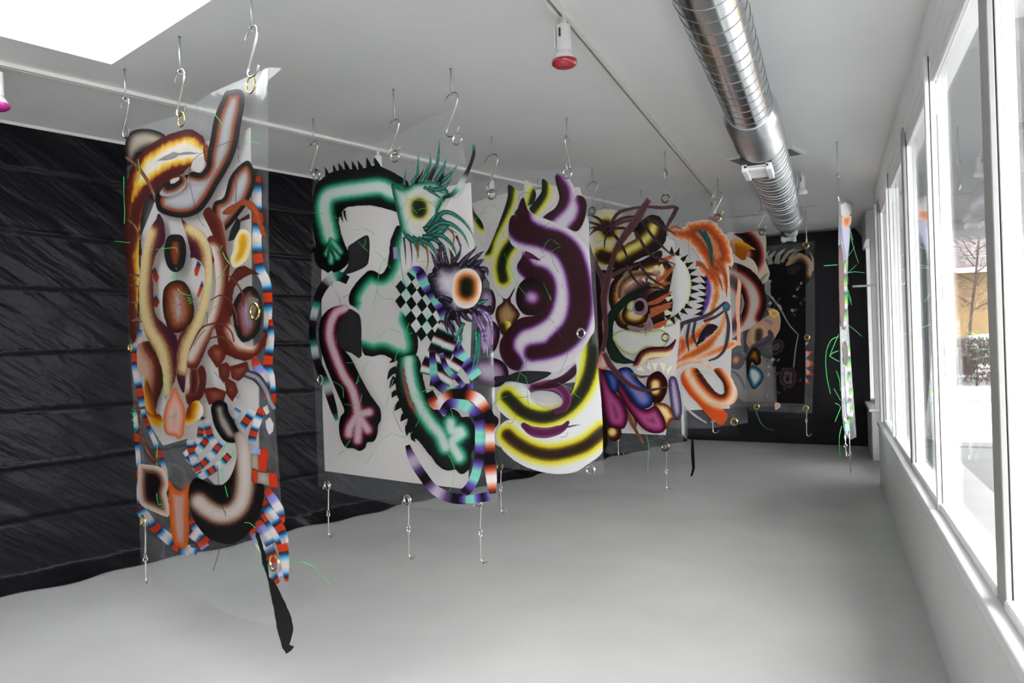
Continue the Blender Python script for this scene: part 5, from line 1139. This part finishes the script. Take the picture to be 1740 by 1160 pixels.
# ================================================================== banner 5 (orange and white ring)
ramp('orring', '0:#ecdccc 3:#e8ac7c 7:#d8682a 11:#bc4e14 16:#9a3e12 22:#d88a58', .20, nscale=30)
ramp('ororange', '0:#ecd0b8 3:#e8a474 6:#dc6c2a 11:#c45418 16:#e09a6a', .15, nscale=40)
ramp('oru', '0:#240b04 3:#541c08 7:#d05a16 11:#e8a474 15:#f0d8c4 20:#ecba96 24:#e47428 28:#c84c10', .05)
ramp('purpeye', '0:#f4ecf8 3:#c098d0 6:#4a2050 10:#180a1c 24:#100812', .05)
ramp('teal', '0:#1c4a50 3:#2a6a74', .2)
ramp('bluebrown', '0:#6a5040 3:#2a6a88 8:#5aa0b4', .15)
ramp('pinkflat', '0:#d8a488 6:#dca890', .1)
ramp('slate', '0:#302c34 2:#4c4650 4:#5a5460', .1)
S5 = Sheet((-1.767, 7.757), (-0.969, 7.587), ripple=0.006, seed=5)
banner(S5, 'fifth banner with a feathery orange ring, purple eye and fat orange hook', 1200, 375)
FR(0, 0, 1)
V('clear_sheet', '1122,342 1230,312 1242,340 1262,560 1271,718 1205,728 1136,727 1130,560', 0.0)
V('clear_sheet', '1130,352 1226,320 1248,500 1256,738 1190,742 1150,738', 0.05, M_vinyl2)
A('paper_backing', 'paper2', '1130,400 1236,400 1244,560 1240,694 1165,697 1135,600', smooth=False)
FR(985, 330, 4)
A('orange_ring', 'orring', '600,225 700,228 730,192 780,185 870,172 920,190 960,240 1010,310 1040,430 1035,505 1010,480 1016,600 1000,705 970,640 962,560 955,700 920,820 880,920 800,1010 720,1060 680,1000 760,940 850,850 890,720 900,640 840,560 780,470 850,490 800,400 720,320 620,290', jag=.7)
lashes('rust_feather', 'rust', [('880,500 940,560 975,660', 4), ('930,440 990,560 1000,700', 5), ('790,470 830,480 880,540', 5), ('600,240 650,220 700,240', 4)])
lashes('teal_feather', 'teal', [('840,250 880,340 905,450', 5), ('870,290 900,380 900,430', 3), ('810,240 860,320 880,380', 3), ('890,400 895,470 900,500', 3)])
A('purple_eye', 'purpeye', '830,930 880,880 942,900 952,960 900,1030 850,1080 790,1105 762,1092 800,1000', src='875,985 882,995')
A('orange_limb', 'ororange', '1000,735 1008,780 990,900 905,1040 800,1110 690,1145 600,1185 612,1110 740,1060 850,990 940,900 975,800', jag=.4)
A('orange_limb', 'ororange', '610,1060 640,980 700,960 740,1010 720,1080 660,1130 620,1140', jag=.4)
A('orange_limb', 'ororange', '1060,990 1050,1040 900,1100 780,1130 700,1150 860,1070 980,1010', jag=.4)
FR(985, 540, 4)
A('orange_limb', 'ororange', '600,400 640,330 720,295 800,288 880,310 920,370 850,320 780,312 700,335 640,380', jag=.3)
A('fat_orange_hook', 'oru', '690,385 730,342 790,340 830,380 880,450 940,512 982,510 972,440 930,380 910,350 960,340 1020,390 1052,450 1072,500 1062,560 1010,600 962,612 1006,657 972,727 900,692 820,602 740,512 692,442', src='800,360 850,440 920,510 975,525 990,480 965,420 930,370', jag=.25)
FR(985, 330, 4)
A('small_blue_eye', 'bluebrown', '968,740 1000,728 1026,758 1012,792 980,790')
for pts, w in (('620,965 650,905 720,870 850,830 920,790 985,735', [1.5, 3.5, 3.5, 3.5, 2.5, 2]), ('850,860 920,835 980,795', [2.5, 2.5, 1.5]), ('995,800 1012,900 990,1040 940,1105 880,1130', [2, 3, 3, 2.5, 1.5]), ('700,890 680,930 672,975', [2.5, 2, 1]), ('785,865 772,960 802,1035', [2.5, 2.5, 1]), ('745,880 730,980 742,1065', [2.5, 2.5, 1])):
    S('slate_tendril', 'slate', pts, w, step=3)
FR(0, 0, 1)
S('white_tendril', 'lens', '1163,690 1180,705 1200,718', [1, 2, 1.2])
grommet(1219, 370, 6, M_brass); grommet(1247, 716, 5.5, M_brass, 1.6)
FR(985, 330, 4)
threads(('760,360 800,420 830,480',), M_blkthr, 'black_thread'); threads(('740,310 745,400 748,460',), M_blkthr, 'black_thread')
A('pink_paper_strip', 'pinkflat', '1078,563 1100,602 1092,700 1086,800 1092,900 1098,1027 1064,1030 1070,900 1060,800 1064,690', smooth=False, jag=.4)
FR(985, 540, 4)
threads(('740,410 790,380 860,370 920,400 940,430 930,470', '860,590 900,580 960,595'))
# long black paper scrap hanging below banner 5
FR(0, 0, 1)
A('black_scrap', 'blackrag', '1175,736 1178,738 1180,770 1181,795 1177,808 1173,810 1176,795 1174,770', smooth=False)
# ================================================================== banner 6
ramp('redb', '0:#140a08 4:#24100c 8:#7a1a16 12:#c07268 16:#d8c6ba 24:#d4cabc', .06)
ramp('oy', '0:#e8d84a 4:#e0a020 9:#c8701a 14:#b8641c', .06)
ramp('greentip', '0:#d0c8b0 5:#7a9a4a 10:#2c6a1c 20:#1c4a14', .08)
ramp('redring', '0:#0e0807 3.5:#24100c 7:#84221a 10:#b47468 13:#bcb2aa', .07)
ramp('tan', '0:#181a12 5:#544634 10:#b89878 16:#a8846a', .08)
ramp('yelhorn', '0:#e8d88a 4:#d8b040 8:#7a4a10', .06)
ramp('ballor', '0:#f0b040 3:#c86a1c 6:#4a2430 10:#241428', .05)
ramp('tealeye', '0:#120808 2:#1c4858 5:#2c7c94 9:#d0dcd8', .06)
ramp('greypaper', '0:#6a6662 10:#76726d', .12, rough=.6)
ramp('posterdark', '0:#0c0a0a 10:#141010 30:#0e0c0d', .5, nscale=9, rough=.3)
ramp('tanc', '0:#caa686 4:#b0906e 8:#5c4a3c 12:#1c181a', .08)
ramp('bone', '0:#8c887c 1:#a8a498', .1)
ramp('silver', '0:#b8b8bc 2:#8a8a90', .3)
ramp('tabor', '0:#8a80c0 3:#b0a0c8 6:#d88a68 9:#b8401c', .05)
ramp('creamg', '0:#c8bfae 10:#cfc6b6', .08)
ramp('greydk', '0:#2a2828 10:#343232', .1)
ramp('scrapw', '0:#b0aeb4 6:#c4c2ca', .1)
ramp('scrapg', '0:#4a4848 6:#5c5a5a', .1)
ramp('scrapk', '0:#141416 6:#1c1c1e', .1)
ramp('scrib', '0:#0e0a0a 3:#4a3a3c 6:#120e10 9:#6a5a64 12:#1a1414', .3, nscale=20)
ramp('peachc', '0:#e0c8b8 4:#d8a488', .1)
ramp('tealp', '0:#9ac4bc 4:#b4d0cc', .1)
S6 = Sheet((-1.40, 8.83), (-0.638, 8.588), ripple=0.004, seed=6)
banner(S6, 'sixth banner with red-edged grey ring and tan skull shape', 1270, 395)
FR(0, 0, 1)
V('clear_sheet', '1228,402 1300,396 1306,470 1312,560 1316,690 1240,692 1230,560', 0.0)
FR(1220, 380, 5)
A('cream_ground', 'creamg', '60,110 200,78 395,85 405,330 440,420 400,500 300,520 60,500') if 'creamg' in RAMPS else None
FR(1220, 560, 5)
A('grey_ground', 'greypaper', '60,230 200,190 380,220 420,300 400,560 380,605 200,600 60,510', smooth=False)
FR(1220, 380, 5)
A('red_crescent', 'redb', '130,85 200,80 280,66 340,100 388,180 402,300 435,420 385,500 332,450 340,390 300,310 230,260 240,200 200,130', src='190,90 270,140 320,220 325,310 290,370;300,330 260,340')
A('orange_wedge', 'oy', '102,150 160,130 240,168 322,222 270,215 250,250 240,290 210,312 120,240', src='150,140 250,170 320,220')
A('green_tip', 'greentip', '438,415 400,482 372,512 350,485 410,420', src='440,420 380,500')
A('grey_ring', 'redring', '100,330 180,340 280,390 362,480 406,590 406,700 372,800 300,872 200,922 100,982 60,900 60,420', src='120,340 240,395 340,490 390,600 395,700 360,800;110,480 190,560 220,680 190,800 120,880', jag=.3)
A('tan_skull', 'tan', '270,892 340,842 390,800 432,770 420,722 500,732 532,800 522,900 482,970 432,1040 350,1062 280,1062 240,1002', src='350,920 345,980', jag=.4)
A('yellow_horn', 'yelhorn', '430,742 500,735 517,772 470,797')
A('mauve_horn', 'mauveball', '385,830 402,800 470,832 445,872 430,850')
S('grey_crescent', 'slate', '245,1150 300,1060 400,1010 450,960 440,920', [3, 6, 7, 8, 4])
S('white_crescent', 'lens', '200,600 212,680 195,760', [1.2, 2.5, 1.2])
FR(1220, 560, 5)
A('orange_ball', 'ballor', '80,262 110,212 180,190 226,232 221,290 172,337 110,322', src='155,250 150,262')
A('teal_eye', 'tealeye', '255,320 310,305 372,350 387,412 352,470 302,507 262,440 242,372')
A('brown_wrap', 'eyesm', '240,300 250,220 300,150 350,180 365,280 320,305 290,270 270,330 250,420')
S('grey_tendril', 'slate', '80,340 150,370 200,430 225,500', [1.5, 2.5, 2.5, 1.5])
FR(0, 0, 1)
grommet(1295, 394, 5, M_bronze, 1.2); grommet(1285, 690, 4, M_brass, 1.2)
# ================================================================== banner 7 (dark poster at the far end)
S7 = Sheet((-0.95, 10.27), (-0.233, 10.054), ripple=0.004, seed=7)
banner(S7, 'farthest banner with dark murky poster and peach feathered crescent', 1340, 415)
FR(0, 0, 1)
V('clear_sheet', '1290,420 1384,409 1385,560 1380,702 1272,698 1262,660 1280,560', 0.0)
V('clear_sheet', '1292,402 1374,400 1376,560 1370,712 1250,706 1262,560', -0.05, M_vinyl2)
A('dark_poster', 'posterdark', '1296,440 1330,432 1368,420 1369,560 1367,686 1318,684 1270,682 1262,640 1280,560', smooth=False)
A('grey_ground', 'greypaper', '1258,640 1292,606 1318,612 1320,684 1262,682', smooth=False)
FR(1220, 380, 5)
A('peach_crescent', 'tanc', '575,360 600,310 680,250 760,278 800,340 802,410 748,517 745,370 690,330 640,340', src='590,340 640,285 700,258 760,285 798,345 795,420', jag=.4)
lashes('bone_feather', 'bone', [('450,345 440,290 495,225', 4.5), ('500,340 515,270 575,208', 5), ('545,320 590,250 662,208', 3), ('412,300 415,250 438,228', 3), ('560,300 620,240 710,215', 2), ('800,400 805,300 778,238', 2.5), ('540,330 560,280 600,240', 2), ('600,300 660,240 740,210', 2)])
A('black_cutout', 'blackflat', '420,350 540,360 605,420 610,560 560,590 470,500 430,420')
A('grey_facet', 'greydk', '580,380 680,350 720,370 640,440 600,430', smooth=False)
A('silver_tear', 'silver', '395,520 425,465 445,480 450,600 500,670 540,690 545,755 500,690 440,620 400,580', smooth=False, jag=.8)
S('silver_tear', 'silver', '540,740 600,850 670,930 682,945', [1.4, 1, .8, .5], step=3); S('silver_tear', 'silver', '682,945 660,1060 645,1200 638,1270', [.6, .9, 1, .7], step=3)
rg = random.Random(12)
for k in range(46):
    cx, cy = rg.choice(((rg.uniform(280, 500), rg.uniform(1280, 1480)), (rg.uniform(380, 520), rg.uniform(1130, 1300)), (rg.uniform(520, 700), rg.uniform(1260, 1440)), (rg.uniform(430, 560), rg.uniform(560, 800)), (rg.uniform(630, 740), rg.uniform(500, 800))))
    n_ = 4; q = [(cx+rg.uniform(8, 26)*math.cos(2*PI*i/n_+rg.uniform(-.5, .5)), cy+rg.uniform(8, 26)*math.sin(2*PI*i/n_+rg.uniform(-.5, .5))) for i in range(n_)]
    A('paper_scrap', rg.choice(('scrapw', 'scrapg', 'scrapk', 'scrapw' if cx < 520 and cy > 1100 else 'scrapg')), q, smooth=False, step=6)
A('scribble_eye', 'scrib', '530,1240 600,1210 660,1240 670,1330 640,1390 560,1390 520,1320', jag=1.2)
A('rusty_patch', 'scrib', '440,1010 540,980 560,1060 500,1120 430,1100', jag=.6)
FR(1220, 560, 5)
for q, s0 in (('745,180 810,183 768,218 745,242', '745,215'), ('745,245 818,292 762,322 745,318', '745,285'), ('745,325 818,385 750,388', '745,350'), ('745,400 780,462 745,462', '745,410'), ('742,110 772,100 748,138', '742,120')):
    A('orange_tab', 'tabor', q, src=s0, smooth=False, step=3)
A('peach_chip', 'peachc', '485,618 530,630 532,652 490,682')
FR(0, 0, 1)
grommet(1369, 417, 4.5, M_brass, 1.6); grommet(1371, 573, 3.8, M_brass, 1.5); grommet(1369, 693, 4, M_brass, 1.4); grommet(1285, 690, 4.2, M_brass, 1.5)
FR(1220, 560, 5)
threads(('270,600 310,640 325,700 370,800 420,840 475,853',), r=.0022)
threads(('745,235 780,260 810,285',))
# ================================================================== banner 8 (seen almost edge-on near the windows)
ramp('maroonstrip', '0:#3a1410 3:#6a2c1c 6:#4a1c14', .2)
ramp('grn', '0:#1c7a1c .2:#3ac02a .35:#8ad04a .45:#c8a87a .55:#d0c8d8 .7:#b8b4d8 .8:#1c5a1c .9:#2a2a18 1:#1c7a1c', .02, repeat=True)
ramp('paperb', '0:#b8b4d4 4:#c8c6dc', .05)
ramp('ovald', '0:#2a2418 2:#4a3a24 5:#6a5a40', .1)
S8 = Sheet((0.111, 7.274), (0.211, 8.274), ripple=0.0, seed=8)
banner(S8, 'narrow banner seen edge-on beside the windows, maroon and bright green strips', 1437, 345)
FR(1400, 330, 5)
V('clear_sheet', '128,60 136,38 215,50 255,72 245,150 228,330 208,520 200,700 200,900 212,1150 228,1400 245,1640 262,1860 276,2060 225,2085 190,2060 170,2000 158,1900 148,1700 140,1400 134,1100 126,800 122,400', 0.0, clear_mat('crinkled_vinyl', haze=(.8, .85, .9), haze_f=.16, ior=1.5, rough=.08, bump=.9, bscale=9, gain=1.4))
A('white_paper_strip', 'paperb', '150,240 210,270 222,330 205,520 190,560 180,480 165,400', smooth=True)  # strip of lilac-white paper
A('orange_print', 'ororange', '150,190 200,180 235,190 225,250 190,290 160,260', jag=.5)
A('white_paper', 'paper2', '140,90 180,70 240,95 235,160 190,200 150,180', smooth=False)
A('maroon_strip', 'maroonstrip', '126,480 150,430 168,620 176,820 178,1000 172,1090 155,1130 138,1040 130,760')
B('green_strip', 'grn', '185,560 180,640 182,760 186,860 188,960 180,1080 170,1150', [1.2, 2, 2.4, 2.4, 2.4, 2.4, 2], 30, .0)
S('cream_strip', 'brownstalk', '195,680 200,720 202,762', [1, 1.2, .6])
FR(1400, 560, 5)
A('dark_oval', 'ovald', '166,120 180,93 196,130 202,200 198,260 186,307 172,290 165,200')
A('lilac_paper', 'paperb', '180,310 200,320 205,430 215,560 225,680 215,760 195,700 190,560 180,430', smooth=False)
B('green_strip', 'grn', '212,140 215,200 216,280 214,360 200,430 190,470', [1.5, 2, 2.4, 2.6, 2.6, 1.6], 26, .1)
B('green_strip', 'grn', '238,500 232,560 210,610 195,625', [2, 3, 3.2, 2], 24, .05); B('green_strip', 'grn', '242,660 236,710 205,790 175,750', [2, 3, 3.2, 2], 24, .1)
A('teal_patch', 'tealp', '180,800 210,790 220,870 190,890')
FR(1400, 330, 5)
threads(('230,320 245,390', '225,350 260,480 293,585', '205,530 260,445', '200,670 275,602', '200,668 260,658 345,667', '200,800 225,880 232,905', '205,850 235,938', '208,1110 270,1160 320,1205', '0,607 60,603 115,598', '200,780 205,940'), r=.0024, lift=.01)
FR(1400, 560, 5)
threads(('125,60 70,80 30,150 15,250 25,400 55,545', '125,40 90,120 50,220', '120,180 70,200 50,225 90,250 130,270', '105,350 130,420 140,520', '95,625 140,655 95,780', '150,820 130,920 135,1080', '85,500 120,560 140,600'), r=.0024, lift=.01)
# ------------------------------------------------------------------ hanging hardware
def eye_screw_mesh(L):
    m_ = MB().tube([(0, 0, 0), (0, 0, -L+.03)], .0032, 8)
    return m_
def top_hook(sheet, rod, eye, bottom, label_r, label_h, turn=False):
    """ceiling rod with an eye, and the S-hook that hangs from it into the eyelet"""
    c = sheet.at(*rod, 0.05); c.z = H
    # eye height from the picture, straight below the rod
    e = sheet.at(*eye, 0.05); ze = e.z
    b_ = sheet.at(*bottom, 0.05)
    r = empty('eye_screw', (c.x, c.y, H), label_r, 'eye screw', 'ceiling eye screws')
    MB().tube([(c.x, c.y, H), (c.x, c.y, ze+.016)], .0045, 8).build('rod', M_zinc, r, smooth=True)
    MB().lathe([(.009, 0), (.009, .003)], (c.x, c.y, H-.003), (0, 0, 1), 12).build('washer', M_zinc, r)
    MB().tube([(c.x+.011*math.cos(q)*sheet.N.x, c.y+.011*math.cos(q)*sheet.N.y, ze+.006+.011*math.sin(q)) for q in np.linspace(0, 2*PI, 16, endpoint=False)], .003, 6, closed=True).build('eye', M_zinc, r, smooth=True)
    Lh = ze-b_.z
    # S profile: x along the sheet, fractions of the drop
    pr = [(-.19, .83), (-.13, .95), (-.04, 1.03), (.05, 1.045), (.125, 1.0), (.15, .93), (.14, .85), (.09, .68), (-.03, .38), (-.12, .17), (-.135, .08), (-.10, .0), (-.03, -.03), (.05, -.02), (.11, .05), (.15, .16)]
    T_ = (sheet.N*.97+sheet.T*.25).normalized() if turn else sheet.T
    P_ = catmull([(a*Lh*1.5, z*Lh) for a, z in pr], False, Lh/22)
    hk = MB().tube([(c.x+T_.x*a, c.y+T_.y*a, b_.z+.006+z) for a, z in P_], .0048, 8).build('s_hook', M_steel, smooth=True)
    tag(hk, label_h, 'hook', 's hooks on the ceiling')
    return r
def low_hook(sheet, top, mid, bot, label):
    """two eyed hooks linked below an eyelet: the upper one inverted"""
    t, m_, b_ = (sheet.at(*q, 0.05) for q in (top, mid, bot))
    T_ = sheet.T; L1 = t.z-m_.z; L2 = m_.z-b_.z
    def W(o, a, z, n_=0.0): return (o.x+T_.x*a+sheet.N.x*n_, o.y+T_.y*a+sheet.N.y*n_, z)
    up = empty('eye_hook', (t.x, t.y, t.z), label+', upper', 'hook', 'eyed hooks below the banners')
    P_ = catmull([(-.045, t.z-.030), (-.04, t.z-.008), (-.022, t.z+.010), (0, t.z+.014), (.012, t.z), (.012, t.z-.03), (.006, m_.z+.045), (.004, m_.z+.02)], False, .006)
    MB().tube([W(t, a, z) for a, z in P_], .0042, 8).build('shank', M_steel, up, smooth=True)
    MB().tube([W(t, .004+.013*math.cos(q), m_.z+.008+.013*math.sin(q)) for q in np.linspace(0, 2*PI, 18, endpoint=False)], .003, 6, closed=True).build('eye', M_steel, up, smooth=True)
    lo = empty('eye_hook', (t.x, t.y, m_.z), label+', lower', 'hook', 'eyed hooks below the banners')
    zt = m_.z-.004
    MB().tube([W(t, .004, zt+.011*math.sin(q)-.006, .011*math.cos(q)) for q in np.linspace(0, 2*PI, 18, endpoint=False)], .003, 6, closed=True).build('eye', M_steel, lo, smooth=True)
    P_ = catmull([(.004, zt-.016), (.003, b_.z+.05), (.004, b_.z+.015), (.016, b_.z-.002), (.036, b_.z+.002), (.052, b_.z+.016), (.060, b_.z+.034)], False, .006)
    MB().tube([W(t, a, z) for a, z in P_], [.0042]*(len(P_)-3)+[.0034, .0022, .0008], 8).build('shank', M_steel, lo, smooth=True)
nm = ['nearest banner', 'green-armed banner', 'purple and yellow banner', 'toothed-head banner', 'orange ring banner', 'grey ring banner', 'dark poster banner', 'edge-on banner']
TOP = [(S1, (212, 130), (213, 170), (216, 232), 0, 'left'), (S1, (305, 77), (306, 124), (309, 195), 0, 'middle'), (S1, (427, 3), (427, 52), (424, 133), 0, 'right'),
       (S2, (532, 207), (532, 245), (537, 294), 1, 'left'), (S2, (669, 170), (670, 207), (671, 262), 1, 'middle'), (S2, (766, 124), (767, 163), (775, 229), 1, 'right'),
       (S3, (835, 237), (837, 266), (837, 326), 2, 'left'), (S3, (963, 205), (964, 235), (964, 290), 2, 'right'),
       (S4, (1006, 287), (1007, 312), (1006, 356), 3, 'left'), (S4, (1130, 260), (1131, 290), (1131, 333), 3, 'right'),
       (S5, (1219, 305), (1220, 329), (1217, 367), 4, 'right'), (S5, (1089, 325), (1090, 350), (1089, 385), 4, 'left'),
       (S6, (1293, 337), (1294, 358), (1294, 391), 5, 'right'),
       (S7, (1369, 368), (1369, 384), (1369, 413), 6, 'right')]
TOP += [(S4, (914, 300), (914, 322), (913, 360), 3, 'hidden far left'), (S5, (1025, 336), (1026, 354), (1025, 380), 4, 'hidden far left')]
for s_, rod, eye, bt, k, side in TOP:
    turned = rod[0] in (963, 1130, 1369)
    top_hook(s_, rod, eye, bt, 'grey ceiling eye screw above the %s end of the %s' % (side, nm[k]) if side != 'middle' else 'grey ceiling eye screw above the middle of the %s' % nm[k],
             'steel S hook holding the %s of the %s' % ({'left': 'left corner', 'right': 'right corner', 'middle': 'middle', 'hidden far left': 'far left end'}[side], nm[k]), turned)
top_hook(S8, (1423, 270), (1424, 297), (1423, 338), 'grey ceiling eye screw above the edge-on banner by the windows', 'front steel S hook holding the edge-on banner by the windows')
for s_, a, b_, c, lb in ((S1, (245, 884), (248, 947), (250, 990), 'steel hook under the left corner of the nearest banner'), (S2, (556, 824), (560, 872), (563, 912), 'steel hook under the left corner of the green-armed banner'),
                         (S2, (692, 849), (694, 898), (697, 948), 'steel hook under the middle of the green-armed banner'), (S2, (814, 853), (815, 905), (817, 955), 'steel hook under the right corner of the green-armed banner'),
                         (S3, (849, 793), (849, 830), (850, 870), 'steel hook under the left corner of the purple and yellow banner'), (S4, (1130, 758), (1131, 801), (1130, 830), 'steel hook under the right corner of the toothed-head banner'),
                         (S7, (1369, 694), (1369, 715), (1368, 740), 'steel hook under the right corner of the dark poster banner'), (S8, (1436, 738), (1438, 753), (1437, 776), 'left steel hook under the edge-on banner'), (S8, (1443, 735), (1447, 765), (1447, 800), 'right steel hook under the edge-on banner')):
    low_hook(s_, a, b_, c, lb)
def j_hook(sheet, a, b_, label):
    t, b2 = sheet.at(*a, .05), sheet.at(*b_, .05); T_ = sheet.T
    e = empty('eye_hook', t, label, 'hook', 'eyed hooks below the banners')
    MB().tube([(t.x+T_.x*.011*math.cos(q), t.y+T_.y*.011*math.cos(q), t.z-.01+.011*math.sin(q)) for q in np.linspace(0, 2*PI, 18, endpoint=False)], .003, 6, closed=True).build('eye', M_steel, e, smooth=True)
    P_ = catmull([(0, t.z-.021), (0, b2.z+.03), (.005, b2.z+.008), (.02, b2.z), (.045, b2.z+.008), (.058, b2.z+.03)], False, .006)
    MB().tube([(t.x+T_.x*q, t.y+T_.y*q, z) for q, z in P_], .003, 8).build('shank', M_steel, e, smooth=True)
j_hook(S4, (1050, 746), (1049, 774), 'steel hook under the left corner of the toothed-head banner')
j_hook(S5, (1211, 714), (1211, 735), 'pale steel hook under the orange ring banner')
